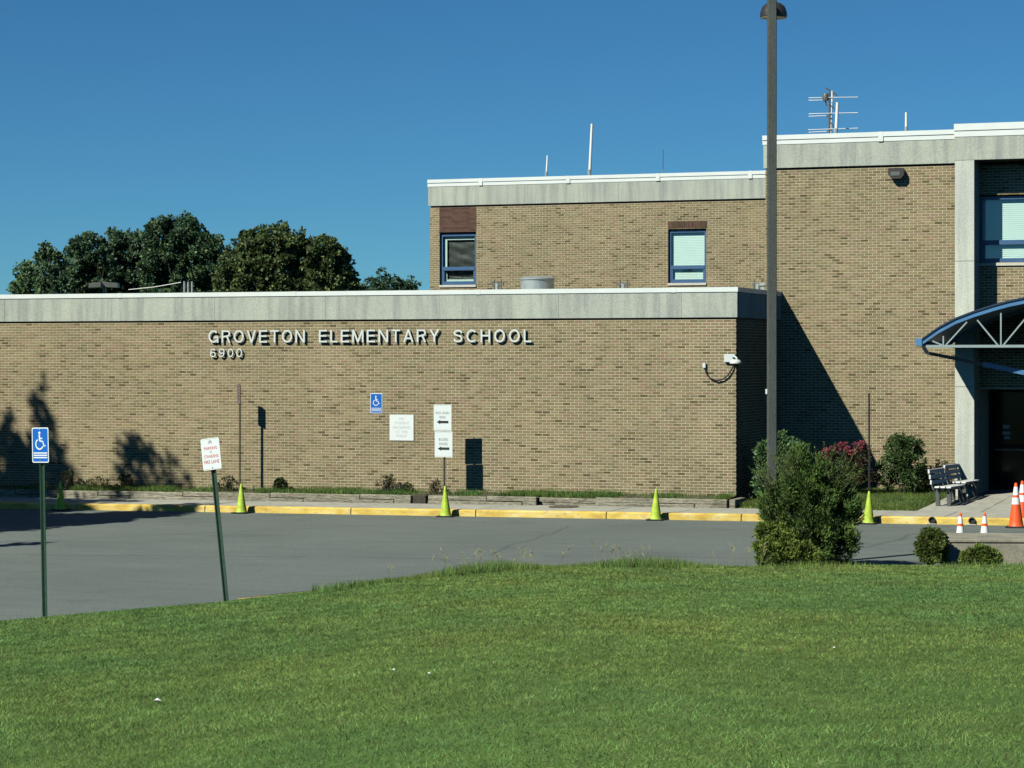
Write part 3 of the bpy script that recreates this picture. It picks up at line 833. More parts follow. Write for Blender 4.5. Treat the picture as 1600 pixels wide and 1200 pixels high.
# windows
def window(u0, u1, z0, z1, Y, ox, mull, transom, style, sill=True, rec=.13):
    x0, x1 = ox + u0, ox + u1; fw = .075; y0, y1 = Y + rec - .05, Y + rec + .03
    b = MB()
    zt = z1 - .05                                      # dark head gap above the frame
    b.box(x0, x0 + fw, y0, y1, z0, zt); b.box(x1 - fw, x1, y0, y1, z0, zt)
    b.box(x0 + fw, x1 - fw, y0, y1, zt - fw, zt); b.box(x0 + fw, x1 - fw, y0, y1, z0, z0 + fw)
    cols = [x0 + fw] + [x0 + (x1 - x0) * m_ for m_ in mull] + [x1 - fw]
    for m_ in cols[1:-1]: b.box(m_ - .04, m_ + .04, y0 + .002, y1 - .002, z0 + fw, zt - fw)
    zm = z0 + (zt - z0) * transom
    w_ = b.build('window', M['blue'], school)
    b = MB()
    for a, c in zip(cols[:-1], cols[1:]):
        aa = a + (.04 if a != cols[0] else 0) + .001; cc = c - (.04 if c != cols[-1] else 0) - .001
        b.box(aa, cc, y0 - .012, y1 - .01, zm - .055, zm + .055)
        # opening sash of the lower light
        for (p0, p1, p2, p3) in ((aa, aa + .045, z0 + fw + .001, zm - .056), (cc - .045, cc, z0 + fw + .001, zm - .056)):
            b.box(p0, p1, y0 + .006, y1 - .006, p2, p3)
        b.box(aa + .046, cc - .046, y0 + .006, y1 - .006, z0 + fw + .001, z0 + fw + .04)
    b.build('transom', M['blue'], w_)
    for a, c in zip(cols[:-1], cols[1:]):
        aa = a + (.04 if a != cols[0] else 0) + .002; cc = c - (.04 if c != cols[-1] else 0) - .002
        for (p, q) in ((zm + .056, zt - fw - .001), (z0 + fw + .042, zm - .057)):
            b = MB(); b.box(aa, cc, Y + rec - .012, Y + rec - .006, p, q); b.build('pane', M['glass'], w_)
            b = MB()
            if style == 'blind':
                z_ = p
                while z_ < q - .01:
                    h_ = min(.05, q - z_); b.idx([(aa, Y + rec + .042, z_), (cc, Y + rec + .042, z_), (cc, Y + rec + .05, z_ + h_ - .002), (aa, Y + rec + .05, z_ + h_ - .002)], [(0, 1, 2, 3)]); z_ += .05
                b.box(aa - .01, cc + .01, Y + rec + .055, Y + rec + .06, p, q)
                bl = b.build('blind', M['blind'], w_)
            else:
                bw_ = .11
                b.box(aa, aa + bw_, Y + rec + .04, Y + rec + .05, p, q)
                if p > zm: b.box(aa + bw_, cc, Y + rec + .04, Y + rec + .05, q - bw_, q)
                else: b.box(aa + bw_, cc, Y + rec + .04, Y + rec + .05, p, p + bw_ * .55)
                b.build('inner_frame', M['blind'], w_)
                b = MB(); nx_, nz_ = 10, 14; vs_ = []; fs = []
                for j in range(nz_ + 1):
                    for i in range(nx_ + 1):
                        uu = i / nx_; vv = j / nz_
                        dep = .05 + .014 * math.sin(vv * 15 + 1.4 * math.sin(uu * 3)) * math.sin(uu * 3.1) + .012 * math.sin(uu * 9 + vv * 22)
                        vs_.append((aa + bw_ * .9 + (cc - aa - bw_ * .9) * uu, Y + rec + .06 + dep, p + (q - p) * vv))
                for j in range(nz_):
                    for i in range(nx_):
                        k = j * (nx_ + 1) + i; fs.append((k, k + 1, k + nx_ + 2, k + nx_ + 1))
                b.idx(vs_, fs); b.build('sheeting', M['plastic'], w_, smooth=True)
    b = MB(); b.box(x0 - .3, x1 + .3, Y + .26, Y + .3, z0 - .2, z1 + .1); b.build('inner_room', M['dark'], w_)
    b = MB(); b.box(x0 + .002, x1 - .002, Y + rec - .03, Y + rec + .05, zt + .001, z1 - .001); b.build('head_gap', M['dark'], w_)
    if sill:
        b = MB(); b.box(x0 - .005, x1 + .005, Y - .045, Y + rec - .055, z0 - .075, z0 - .002, bev=.006); b.build('sill', M['sill'], w_)
    return w_
tag(window(r1[0], r1[1], r1[2], r1[3], RY, RX0, [], .38 - .06, 'sheet'), 'window with crumpled dark sheeting behind the glass')
tag(window(r2[0], r2[1], r2[2], r2[3], RY, RX0, [], .30, 'blind'), 'window with a pale blind drawn down')
window(w3[0], w3[1], w3[2], w3[3], LW, 0, [.215, .43, .645, .86], .31, 'blind')

# lettering on the low wing: raised letters held off the wall
def text_mesh(s, size, extrude=0.0, bold=0.0, align='LEFT', sp=1.0, res=4):
    cu = bpy.data.curves.new('text', 'FONT'); cu.body = s; cu.size = size; cu.extrude = extrude; cu.align_x = align; cu.resolution_u = res
    cu.offset = bold; cu.space_character = sp
    t = bpy.data.objects.new('text', cu); COL.objects.link(t)
    bpy.context.view_layer.update()
    me_ = bpy.data.meshes.new_from_object(t.evaluated_get(bpy.context.evaluated_depsgraph_get()))
    bpy.data.objects.remove(t); bpy.data.curves.remove(cu)
    return me_
def bounds(me_):
    c = np.zeros(len(me_.vertices) * 3, np.float32); me_.vertices.foreach_get('co', c); c = c.reshape(-1, 3)
    return c.min(0), c.max(0)
SW = .13                                             # stroke width as a share of the letter height
def ell(cx, cy, rx, ry, a0, a1, n=22): return [(cx + rx * math.cos(R(a0 + (a1 - a0) * k / n)), cy + ry * math.sin(R(a0 + (a1 - a0) * k / n))) for k in range(n + 1)]
def curve(pts, n=5):
    out = []; q = [pts[0]] + pts + [pts[-1]]
    for i in range(1, len(q) - 2):
        for k in range(n):
            t = k / n; o_ = []
            for d in (0, 1):
                a, b_, c, e = q[i - 1][d], q[i][d], q[i + 1][d], q[i + 2][d]
                o_.append(.5 * (2 * b_ + (c - a) * t + (2 * a - 5 * b_ + 4 * c - e) * t * t + (3 * b_ - a - 3 * c + e) * t ** 3))
            out.append(tuple(o_))
    return out + [pts[-1]]
h_ = SW / 2
SIX = [ell(.33, .31, .33 - h_, .31 - h_, 0, 360), curve([(.575, .76), (.49, .89), (.34, .925), (.19, .85), (.10, .66), (.08, .34)])]
GL = {
 'E': (.64, [[(h_, 0), (h_, 1)], [(h_, 1 - h_), (.64, 1 - h_)], [(h_, .52), (.60, .52)], [(h_, h_), (.64, h_)]]),
 'L': (.56, [[(h_, 0), (h_, 1)], [(h_, h_), (.56, h_)]]),
 'T': (.66, [[(0, 1 - h_), (.66, 1 - h_)], [(.33, 0), (.33, 1 - h_)]]),
 'H': (.72, [[(h_, 0), (h_, 1)], [(.72 - h_, 0), (.72 - h_, 1)], [(h_, .52), (.72 - h_, .52)]]),
 'N': (.74, [[(h_, 0), (h_, 1)], [(.74 - h_, 0), (.74 - h_, 1)], [(h_ + .01, 1), (.73 - h_, 0)]]),
 'M': (.86, [[(h_, 0), (h_, 1)], [(.86 - h_, 0), (.86 - h_, 1)], [(h_ + .01, 1), (.43, .02)], [(.85 - h_, 1), (.43, .02)]]),
 'V': (.72, [[(.06, 1), (.36, .0)], [(.66, 1), (.36, .0)]]),
 'A': (.76, [[(.06, 0), (.38, 1)], [(.70, 0), (.38, 1)], [(.18, .30), (.58, .30)]]),
 'Y': (.72, [[(.06, 1), (.36, .44)], [(.66, 1), (.36, .44)], [(.36, 0), (.36, .48)]]),
 'O': (.80, [ell(.40, .5, .40 - h_, .5 - h_, 0, 360, 32)]),
 'C': (.76, [ell(.40, .5, .40 - h_, .5 - h_, 42, 318, 28)]),
 'G': (.80, [ell(.40, .5, .40 - h_, .5 - h_, 42, 322, 28), [(.43, .44), (.80, .44)], [(.80 - h_, .0), (.80 - h_, .44)]]),
 'R': (.72, [[(h_, 0), (h_, 1)], [(h_, 1 - h_), (.42, 1 - h_)] + ell(.42, .73, .26 - h_ + .02, .27 - h_, 88, -88, 12) + [(h_, .46)], [(.44, .46), (.64, 0)]]),
 'S': (.70, [curve([(.615, .72), (.55, .86), (.36, .922), (.16, .87), (.09, .73), (.17, .60), (.36, .53), (.55, .45), (.615, .29), (.54, .13), (.34, .078), (.14, .13), (.08, .29)])]),
 '0': (.66, [ell(.33, .5, .33 - h_, .5 - h_, 0, 360, 28)]),
 '6': (.66, SIX), '9': (.66, [[(.66 - x, 1 - y) for x, y in st] for st in SIX]),
}
def glyph(ch, H):
    b = MB(); w, strokes = GL[ch]
    for si, st in enumerate(strokes):
        pts = [Vector((p[0] * H, p[1] * H)) for p in st]; closed = (pts[0] - pts[-1]).length < 1e-4; n_ = len(pts); L_, R_ = [], []
        for i, p in enumerate(pts):
            a_ = pts[i] - pts[i - 1] if i > 0 else (pts[-1] - pts[-2] if closed else pts[1] - pts[0])
            c_ = pts[i + 1] - pts[i] if i < n_ - 1 else (pts[1] - pts[0] if closed else pts[-1] - pts[-2])
            t = (a_.normalized() + c_.normalized()).normalized(); nn = Vector((-t.y, t.x)) * (SW * H / 2)
            L_.append(p + nn); R_.append(p - nn)
        yf = -.016 - .0013 * si; yb = .016
        for i in range(n_ - 1):
            f4 = [L_[i], R_[i], R_[i + 1], L_[i + 1]]
            b.idx([(q.x, yf, q.y) for q in f4] + [(q.x, yb, q.y) for q in f4], [(0, 1, 2, 3), (7, 6, 5, 4), (0, 3, 7, 4), (1, 5, 6, 2)])
        if not closed:
            for e in (0, -1): b.face([(L_[e].x, yf, L_[e].y), (R_[e].x, yf, R_[e].y), (R_[e].x, yb, R_[e].y), (L_[e].x, yb, L_[e].y)])
    b.v = [(x * 1.12, y, z) for x, y, z in b.v]
    return b, w * H * 1.12
def letters(word, xa, xb, ytop, ybot):
    p0 = P(xa, ybot, -.09); p1 = P(xb, ytop, -.09); H = p1.z - p0.z; W = p1.x - p0.x
    gl = [glyph(ch, H) for ch in word]
    gap = (W - sum(g_[1] for g_ in gl)) / (len(word) - 1)
    x = p0.x
    for (b, w) in gl:
        o = b.build('letter', M['white'], school, loc=(x, -.066, p0.z)); x += w + gap
letters('GROVETON', 325.5, 476, 515.5, 535.5)
letters('ELEMENTARY', 498, 686, 514.5, 535)
letters('SCHOOL', 708, 830, 514.5, 535)
letters('6900', 328, 378, 544.5, 558)

# ------------------------------------------------------------------ entrance canopy
CF, CB = -.1, 3.58                                    # front and back of the canopy
arch_px = [(1441, 529), (1466, 511.5), (1493, 497), (1522, 486), (1552, 476.5), (1576, 470), (1600, 465), (1640, 459), (1683, 457)]
half = [P(x, y, CF) for x, y in arch_px]
xc = half[-1].x
arch = [(p.x, p.z) for p in half] + [(2 * xc - p.x, p.z) for p in half[-2::-1]]
canopy = empty('entrance_canopy', (xc, CF, 0)); tag(canopy, 'blue arched metal canopy with pale truss in front of the entrance', 'canopy')
def loc(x, y, z): return (x - xc, y - CF, z)
b = MB(); n = len(arch); vs_ = []
for (y0, y1) in ((CF + .06, CB),):
    for i in range(n):
        x, z = arch[i]; y1 = CB if x < 5.02 else LW - .015; vs_ += [loc(x, y0, z - .01), loc(x, y1, z - .01), loc(x, y1, z - .06), loc(x, y0, z - .06)]
fs = []
for i in range(n - 1):
    for k in range(4): fs.append((i * 4 + k, (i + 1) * 4 + k, (i + 1) * 4 + (k + 1) % 4, i * 4 + (k + 1) % 4))
fs += [(0, 1, 2, 3), tuple(range(n * 4 - 1, n * 4 - 5, -1))]
b.idx(vs_, fs); b.build('roof_sheet', plain('canopy_decking', (.05, .09, .14), .5), canopy)
def arch_band(y0, y1, t0, t1, name, mat):
    b = MB(); vs_ = []
    for i in range(n):
        x, z = arch[i]; vs_ += [loc(x, y0, z - t0), loc(x, y1, z - t0), loc(x, y1, z - t1), loc(x, y0, z - t1)]
    b.idx(vs_, fs); return b.build(name, mat, canopy)
arch_band(CF, CF + .055, .035, .135, 'arch_fascia', M['canopyblue'])
arch_band(CF - .03, CF + .058, -.012, .03, 'arch_trim', plain('dark_blue_trim', (.015, .03, .06), .4))
arch_band(CB - .06, CB - .01, .065, .16, 'arch_fascia', M['canopyblue'])
# corner box of the eaves gutter, running back on both sides
for sgn in (0, 1):
    gx = arch[0][0] if sgn == 0 else arch[-1][0]; gz = arch[0][1]
    b = MB(); b.box(gx - xc - (.14 if sgn == 0 else -.01), gx - xc + (.0 if sgn == 0 else .15), -.03, CB - CF, gz - .17, gz + .005, bev=.008)
    b.build('gutter', M['canopyblue'], canopy)
zc_ = P(1500, 541, CF).z
for yy, nm in ((CF + .03, 'truss_chord'), (CB - .05, 'truss_chord')):
    b = MB(); x0 = P(1447, 541, CF).x
    b.bar(loc(x0, yy, zc_), loc(2 * xc - x0, yy, zc_), .06, .06); b.build(nm, M['truss'], canopy)
def arch_z(x):
    return np.interp(x, [a for a, _ in arch], [z for _, z in arch])
webs = [((1474, 525), (1474, 539)), ((1478, 539), (1511, 503)), ((1457, 533), (1472, 539)), ((1527, 500), (1559, 539)), ((1564, 489), (1564, 539)), ((1601, 499), (1568, 539)), ((1608, 497), (1652, 539)), ((1656, 480), (1656, 539))]
for (a_, c_) in webs:
    pa, pc = P(*a_, CF + .03), P(*c_, CF + .03)
    for m_ in (0, 1):
        xa, xb = (pa.x, pc.x) if m_ == 0 else (2 * xc - pa.x, 2 * xc - pc.x)
        b = MB(); b.bar(loc(xa, CF + .03, pa.z), loc(xb, CF + .03, pc.z), .032, .032, (0, 1, 0)); b.build('truss_web', M['truss'], canopy)
# rainwater pipe from the gutter down to the centre post
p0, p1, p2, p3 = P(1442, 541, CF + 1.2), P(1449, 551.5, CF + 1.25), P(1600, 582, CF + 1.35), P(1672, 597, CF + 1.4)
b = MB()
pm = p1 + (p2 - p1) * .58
for a_, c_ in ((p0, p1), (p1, pm)): b.bar(loc(*a_), loc(*c_), .075, .085, (0, 1, 0))  # first run of the pipe, thinner and coloured a darker blue than the rest
b.build('pipe_dark_run', plain('dark_blue_pipe', (.012, .022, .04), .45), canopy)
b = MB()
for a_, c_ in ((pm, p2), (p2, p3)): b.bar(loc(*a_), loc(*c_), .11, .11, (0, 1, 0))
b.build('rainwater_pipe', M['canopyblue'], canopy)
for yy in (CF + 1.4, CB - .3):
    b = MB(); b.box(-.09, .09, yy - CF - .09, yy - CF + .09, walk(xc, yy) - .02, zc_ + .75); b.build('post', M['canopyblue'], canopy)

# ------------------------------------------------------------------ fixtures on the walls
q = P(1402, 271, LW - .02)
o = empty('wall_light', (q.x, LW - .006, q.z)); tag(o, 'dark bronze wall light under the fascia of the tall entrance wing', 'light')
b = MB(); b.prism([(-.19, .12), (.17, .12), (.19, .06), (.19, -.06), (.12, -.14), (-.10, -.14), (-.19, -.04)], -.02, -.2)
b.build('housing', M['bronze_dark'], o)
b = MB(); b.box(-.13, .10, -.215, -.2, -.07, .03, bev=.004); b.build('lens', plain('grey_lens', (.12, .13, .12), .25), o)
b = MB(); b.box(-.16, .14, -.02, 0, -.1, .1); b.build('back_plate', M['bronze_dark'], o)
# security camera at the corner of the low wing
q = P(1143, 560, -.02)
o = empty('security_camera', (q.x, -.006, q.z)); tag(o, 'white dome security camera on a bracket at the corner of the low wing', 'camera')
b = MB(); b.box(-.16, .1, -.09, 0, -.09, .10, bev=.008); b.build('mounting_box', M['white'], o)
b = MB(); b.tube([(.06, -.09, .02), (.09, -.2, .045), (.15, -.27, .04), (.20, -.29, .0), (.20, -.29, -.04)], .022, 8); b.build('arm', M['white'], o, smooth=True)
b = MB(); b.lathe([(.03, .03), (.10, .015), (.13, -.02), (.14, -.05), (.135, -.07)], (.17, -.30, -.05), 20); b.build('hood', M['white'], o, smooth=True)
b = MB(); b.lathe([(.085, -.07), (.08, -.10), (.05, -.14), (.01, -.155)], (.17, -.30, -.05), 16); b.build('dome', M['doorglass'], o, smooth=True)
q2 = P(1101, 571, -.02)
o2 = empty('junction_box', (q2.x, -.006, q2.z)); tag(o2, 'small white junction box with a black cable, below the security camera', 'box')
b = MB(); b.box(-.035, .035, -.07, 0, -.06, .06, bev=.006); b.build('casing', M['white'], o2)
pts = []
for (x, y) in ((1102, 577), (1104, 584), (1110, 591), (1120, 595), (1130, 592.5), (1138, 586), (1144, 576), (1147, 565)):
    w_ = P(x, y, -.05); pts.append((w_.x - q2.x, -.05, w_.z - q2.z))
b = MB(); b.tube(pts, .018, 6); b.build('cable', M['rubber'], o2, smooth=True)
# ------------------------------------------------------------------ signs
def rrect(w, h, r, n=4):
    out = []
    for (cx, cz, a0) in ((w / 2 - r, h / 2 - r, 0), (-w / 2 + r, h / 2 - r, 90), (-w / 2 + r, -h / 2 + r, 180), (w / 2 - r, -h / 2 + r, 270)):
        for k in range(n + 1):
            a = R(a0 + 90 * k / n); out.append((cx + r * math.cos(a), cz + r * math.sin(a)))
    return out[::-1]
def panel(parent, w, h, zc, mat, y=0, th=.003, r=.025, name='panel', xo=0):
    b = MB(); b.prism([(x + xo, z + zc) for x, z in rrect(w, h, r)], y - th, y); return b.build(name, mat, parent)
def text(parent, s, x, z, size, mat, y, name='lettering', w=None, bold=.0):
    me_ = text_mesh(s, size, 0, bold * size, 'CENTER', res=2)
    lo, hi = bounds(me_)
    c = np.zeros(len(me_.vertices) * 3, np.float32); me_.vertices.foreach_get('co', c); c = c.reshape(-1, 3)
    sx = 1 if w is None else w / float(hi[0] - lo[0])
    d = np.stack([(c[:, 0] - (lo[0] + hi[0]) / 2) * sx + x, np.full(len(c), y), c[:, 1] - (lo[1] + hi[1]) / 2 + z], 1)
    me_.vertices.foreach_set('co', d.astype(np.float32).ravel()); me_.materials.clear(); me_.materials.append(mat); me_.update()
    return link(name, me_, parent)
def strip(b, pts, w, y):                              # flat ribbon in x,z
    pts = [Vector((p[0], p[1])) for p in pts]; L_, R_ = [], []
    for i, p in enumerate(pts):
        a = (pts[min(i + 1, len(pts) - 1)] - pts[max(0, i - 1)]).normalized(); nn = Vector((-a.y, a.x)) * w / 2
        L_.append(p + nn); R_.append(p - nn)
    for i in range(len(pts) - 1):
        b.face([(L_[i].x, y, L_[i].y), (R_[i].x, y, R_[i].y), (R_[i + 1].x, y, R_[i + 1].y), (L_[i + 1].x, y, L_[i + 1].y)])
def wheelchair(parent, x, z, s, y, mat):
    b = MB()
    b.face([(x - .02 * s + .075 * s * math.cos(k * .524), y, z + .42 * s + .075 * s * math.sin(k * .524)) for k in range(11, -1, -1)])
    strip(b, [(x - .03 * s, z + .33 * s), (x + 0 * s, z + .0 * s)], .10 * s, y)
    strip(b, [(x + 0 * s, z + .0 * s), (x + .20 * s, z - .02 * s), (x + .30 * s, z - .27 * s), (x + .40 * s, z - .23 * s)], .075 * s, y - .0004)
    strip(b, [(x - .01 * s, z + .14 * s), (x + .19 * s, z + .13 * s)], .06 * s, y - .0008)
    arc = [(x - .02 * s + .26 * s * math.cos(R(a)), z - .16 * s + .26 * s * math.sin(R(a))) for a in range(118, 345, 12)]
    strip(b, arc, .075 * s, y - .0012)
    return b.build('wheelchair_symbol', mat, parent)
def parking_sign(o, zc, y=0, w=.305, h=.457):
    p_ = panel(o, w, h, zc, M['signwhite'], y)
    panel(p_, w - .03, h - .03, zc, M['signblue'], y - .0035, .0008, .018, 'blue_field')
    wheelchair(p_, -.005, zc + .055, .26, y - .0062, M['signwhite'])
    return p_
def u_post(o, z0, z1, mat, y=.022, w=.055):
    b = MB()
    sec = [(-w / 2 - .012, .0), (-w / 2, .0), (-w / 4, .026), (w / 4, .026), (w / 2, .0), (w / 2 + .012, .0), (w / 2 + .012, .005), (w / 2, .005), (w / 4, .031), (-w / 4, .031), (-w / 2, .005), (-w / 2 - .012, .005)]
    n_ = len(sec); v = [(a, y + c, z0) for a, c in sec] + [(a, y + c, z1) for a, c in sec]
    f_ = [tuple(range(n_)), tuple(range(2 * n_ - 1, n_ - 1, -1))] + [(k, k + n_, (k + 1) % n_ + n_, (k + 1) % n_) for k in range(n_)]
    b.idx(v, f_); return b.build('post', mat, o)
def bolts(o, zs, y, x=0):
    for z in zs:
        b = MB(); b.tube([(x, y, z), (x, y - .006, z)], .008, 6); b.build('bolt', M['galv'], o)
def base_at(x, y):
    z = -.35
    for _ in range(5): q_ = G(x, y, z); z = asph(q_.x) + .13
    return q_
# accessible parking sign at the lawn edge
q = base_at(68, 963); dist = (q - CAM).dot(FWD)
o = empty('parking_sign', q, R(-13)); tag(o, 'blue and white accessible parking sign on a green post at the lawn edge', 'sign')
zt = (963 - 668) / FP * dist; zb = (963 - 723) / FP * dist
o.rotation_euler = Euler((0, R(-1.4), R(-13)))
pn = parking_sign(o, (zt + zb) / 2, 0, .305, zt - zb)
H_ = zt - zb; c_ = (zt + zb) / 2
for k in range(3):
    b = MB(); zz = zb + H_ * (.275 - .065 * k)
    b.box(-.125, .125, -.0056, -.0052, zz - .0085, zz + .0085); b.build('print_line', M['signwhite'], pn)
u_post(o, -.3, zb + H_ * .5, M['greenpost'], w=.068)
bolts(o, (zb + .03, zt - .03), -.006)
# leaning fire lane sign
q = base_at(352, 937); dist = (q - CAM).dot(FWD)
o = empty('fire_lane_sign', q); tag(o, 'white leaning sign with red fire lane print on a dark post at the lawn edge', 'sign')
o.rotation_euler = Euler((R(-2), R(-7.3), R(-1)), 'XYZ')
zt = (937 - 683) / FP * dist; zb = (937 - 733) / FP * dist; H_ = zt - zb; W_ = .30
pn = panel(o, W_, H_, (zt + zb) / 2, M['signwhite'])
b = MB(); zc2 = (zt + zb) / 2
for (x0, x1, z0, z1) in ((-W_ / 2 + .02, W_ / 2 - .02, H_ / 2 - .016, H_ / 2 - .011), (-W_ / 2 + .02, W_ / 2 - .02, -H_ / 2 + .011, -H_ / 2 + .016)):
    b.box(x0, x1, -.0042, -.0035, zc2 + z0, zc2 + z1)
b.build('border', M['signgrey'], pn)
for s_, dz, sz, wd in (('NO', .172, .05, .062), ('PARKING', .087, .062, .215), ('OR', .03, .026, .04), ('STANDING', -.033, .062, .235), ('FIRE LANE', -.115, .07, .245)):
    text(pn, s_, .0, zc2 + dz * H_ / .47, sz, M['signred'] if s_ != 'OR' and s_ != 'NO' else M['signtext'], -.005, w=wd, bold=.012)
u_post(o, -.3, zt - .03, M['greenpost'], w=.06)
bolts(o, (zb + .035, zt - .035), -.006)
# brown sign seen edge-on, in the bed
SY = -.62
q = P(373, 760, SY); q.z = bed_z(q.x, SY) - .02
o = empty('edge_on_sign', q, R(-38)); tag(o, 'narrow faded brown sign turned away, on a thin post in the bed under the lettering', 'sign')
zt = P(373, 600, SY).z - q.z; zb = P(373, 631, SY).z - q.z
pn = panel(o, .19, zt - zb, (zt + zb) / 2, M['signbrown'], r=.02, th=.006)
for k in range(5):
    b = MB(); zz = zt - .07 - k * .075; b.box(-.07 + random.uniform(0, .03), .07 - random.uniform(0, .03), -.0085, -.007, zz - .015, zz + .015); b.build('print_line', M['signprint'], pn)
u_post(o, -.3, zt - .02, M['greypost'], w=.04)
# twin arrow sign
SY = -.86
q = P(694, 766, SY); q.z = walk(q.x, SY)
o = empty('arrow_sign', q, R(2)); tag(o, 'two stacked white signs with black left arrows on a thin post behind a cone', 'sign')
for (ya, yb, l1, l2, w1, w2) in ((632, 673.2, 'KISS AND', 'RIDE', .34, .15), (673.8, 714.5, 'BUSES', 'PASSES', .24, .22)):
    za = P(692, ya, SY).z - q.z; zb = P(692, yb, SY).z - q.z
    sft = -.04 if ya < 650 else -.015
    pn = panel(o, .45, za - zb - .006, (za + zb) / 2, M['signwhite'], r=.012, xo=sft); zc2 = (za + zb) / 2
    b = MB(); b.box(-.20 + sft, .20 + sft, -.0042, -.0035, za - .028, za - .022); b.box(-.20 + sft, .20 + sft, -.0042, -.0035, zb + .022, zb + .028); b.build('border', M['signgrey'], pn)
    text(pn, l1, sft, zc2 + .115, .085, M['signtext'], -.005, w=w1); text(pn, l2, sft, zc2 + .01, .085, M['signtext'], -.005, w=w2)
    b = MB(); az = zc2 - .105 + .0
    b.prism([(sft - .15, az), (sft - .06, az + .052), (sft - .06, az + .03), (sft + .15, az + .03), (sft + .15, az - .03), (sft - .06, az - .03), (sft - .06, az - .052)][::-1], -.0052, -.0035); b.build('arrow', M['black'], pn)
u_post(o, -.3, P(692, 634, SY).z - q.z, M['greypost'], w=.035)
# signs fixed flat to the wall
def wall_sign(name, label, x0, x1, y0, y1):
    a = P(x0, y1, -.012); c = P(x1, y0, -.012)
    o = empty(name, ((a.x + c.x) / 2, -.013, a.z)); tag(o, label, 'sign'); return o, c.x - a.x, c.z - a.z
o, W_, H_ = wall_sign('accessible_sign', 'small blue wheelchair sign fixed flat to the tan brick wall', 578.5, 597.5, 614.5, 645.5)
pn = parking_sign(o, H_ / 2, 0, W_, H_)
for k in range(3):
    b = MB(); zz = H_ * (.25 - .065 * k); b.box(-W_ * .4, W_ * .4, -.0056, -.0052, zz - .007, zz + .007); b.build('print_line', M['signwhite'], pn)
o, W_, H_ = wall_sign('unloading_sign', 'square white sign with faded grey lettering fixed flat to the brick wall', 609, 646.5, 648, 688)
pn = panel(o, W_, H_, H_ / 2, M['signwhite'], r=.008, th=.012)
for s_, zz, wd in (('NO', .84, .12), ('STUDENT', .675, .40), ('UNLOADING', .505, .46), ('AT THIS', .335, .32), ('POINT', .17, .28)):
    text(pn, s_, .005, H_ * zz, .095, M['signgrey'], -.0135, w=wd)
# bare post beside the entrance grass
q = G(1358, 789, -.13); q.z = walk(q.x, q.y) - .02
o = empty('bare_post', q); tag(o, 'thin rusty bare post standing behind the lime cone near the flowering shrub', 'post')
u_post(o, -.1, (789 - 610) / FP * (q - CAM).dot(FWD), M['rust'], y=0, w=.018)

# ------------------------------------------------------------------ cones
def cone_mesh(h, r0, r1, base, mb, mc, bands=()):
    o = empty('traffic_cone')
    b = MB(); b.box(-base / 2, base / 2, -base / 2, base / 2, 0, .03, bev=.008); b.build('base', mb, o)
    prof = [(r0 + .012, .03), (r0, .05)]
    for k in range(1, 11): t_ = k / 10; prof.append((r0 + (r1 - r0) * t_, .05 + (h - .06) * t_))
    prof += [(r1 * .85, h - .004), (r1 * .5, h)]
    b = MB(); b.lathe(prof, n=28); b.build('body', mc, o, smooth=True)
    for (t0, t1) in bands:
        ra = r0 + (r1 - r0) * t0 + .003; rb = r0 + (r1 - r0) * t1 + .003; z0 = .05 + (h - .06) * t0; z1 = .05 + (h - .06) * t1
        b = MB(); b.lathe([(ra - .003, z0 - .001), (ra, z0), (rb, z1), (rb - .003, z1 + .001)], n=28); b.build('collar', M['conewhite'], o, smooth=True)
    return o
lime = cone_mesh(.70, .125, .022, .37, M['rubber'], M['lime'])
spots = [(95, 'lime traffic cone at the kerb in deep shade behind the accessible parking sign'), (378, 'lime traffic cone at the kerb below the edge-on brown sign'),
         (697, 'lime traffic cone at the kerb in front of the twin arrow sign'), (1025, 'lime traffic cone at the kerb standing alone between the manhole and the wing corner'),
         (1357, 'lime traffic cone at the kerb beside the large evergreen bush, before the bare post')]
for i, (x, lab) in enumerate(spots):
    o = lime if i == 0 else copy_tree(lime)
    X = PX(x, KY - .23); o.location = (X, KY - .23 - random.uniform(0, .03), asph(X) + .004); o.rotation_euler = (R(random.uniform(-1, 1)), R(random.uniform(-1.5, 1.5)), R(random.uniform(-8, 8)))
    tag(o, lab, 'cone', 'lime cones along the kerb')
small = cone_mesh(.50, .085, .024, .27, M['orange'], M['orange'], [(.02, .42), (.54, .86)])
for i, (x, lab) in enumerate([(1500.5, 'small orange and white cone behind the concrete block, nearer the round bush'), (1538.5, 'small orange and white cone behind the concrete block, nearer the tall cones')]):
    o = small if i == 0 else copy_tree(small)
    q = F(x, 842, 46.6); q.z = asph(q.x) + .004; o.location = q; tag(o, lab, 'cone', 'small cones behind the concrete block')
tall = cone_mesh(.93, .15, .03, .40, M['rubber'], M['orange'], [(.50, .66), (.72, .92)])
for i, (x, y, lab) in enumerate([(1587.5, 823.5, 'tall orange cone with two white collars, the nearer one at the picture edge'), (1597.5, 819, 'tall orange cone half hidden behind the other tall orange cone')]):
    o = tall if i == 0 else copy_tree(tall)
    q = G(x, y, asph(8) + .004); q.z = asph(q.x) + .004; o.location = q; tag(o, lab, 'cone', 'tall orange cones')
# kerb drain outlets
for (x, lab) in ((1456.5, 'black drain outlet in the yellow kerb above the round bush'), (1519, 'black drain outlet in the yellow kerb between the small cones')):
    X = PX(x, KY)
    o = empty('drain_outlet', (X, KY, asph(X) + .09)); tag(o, lab, 'drain', 'kerb drain outlets')
    b = MB(); b.lathe([(.075, 0), (.075, .05), (.055, .05), (.055, .01), (.0, .01)], n=18)
    ob = b.build('pipe', M['rubber'], o, smooth=True); ob.rotation_euler = (R(90), 0, 0)
    b = MB(); b.box(-.1, .1, -.1, -.01, -.092, -.07, bev=.01); b.build('splash_pad', M['walk'], o)

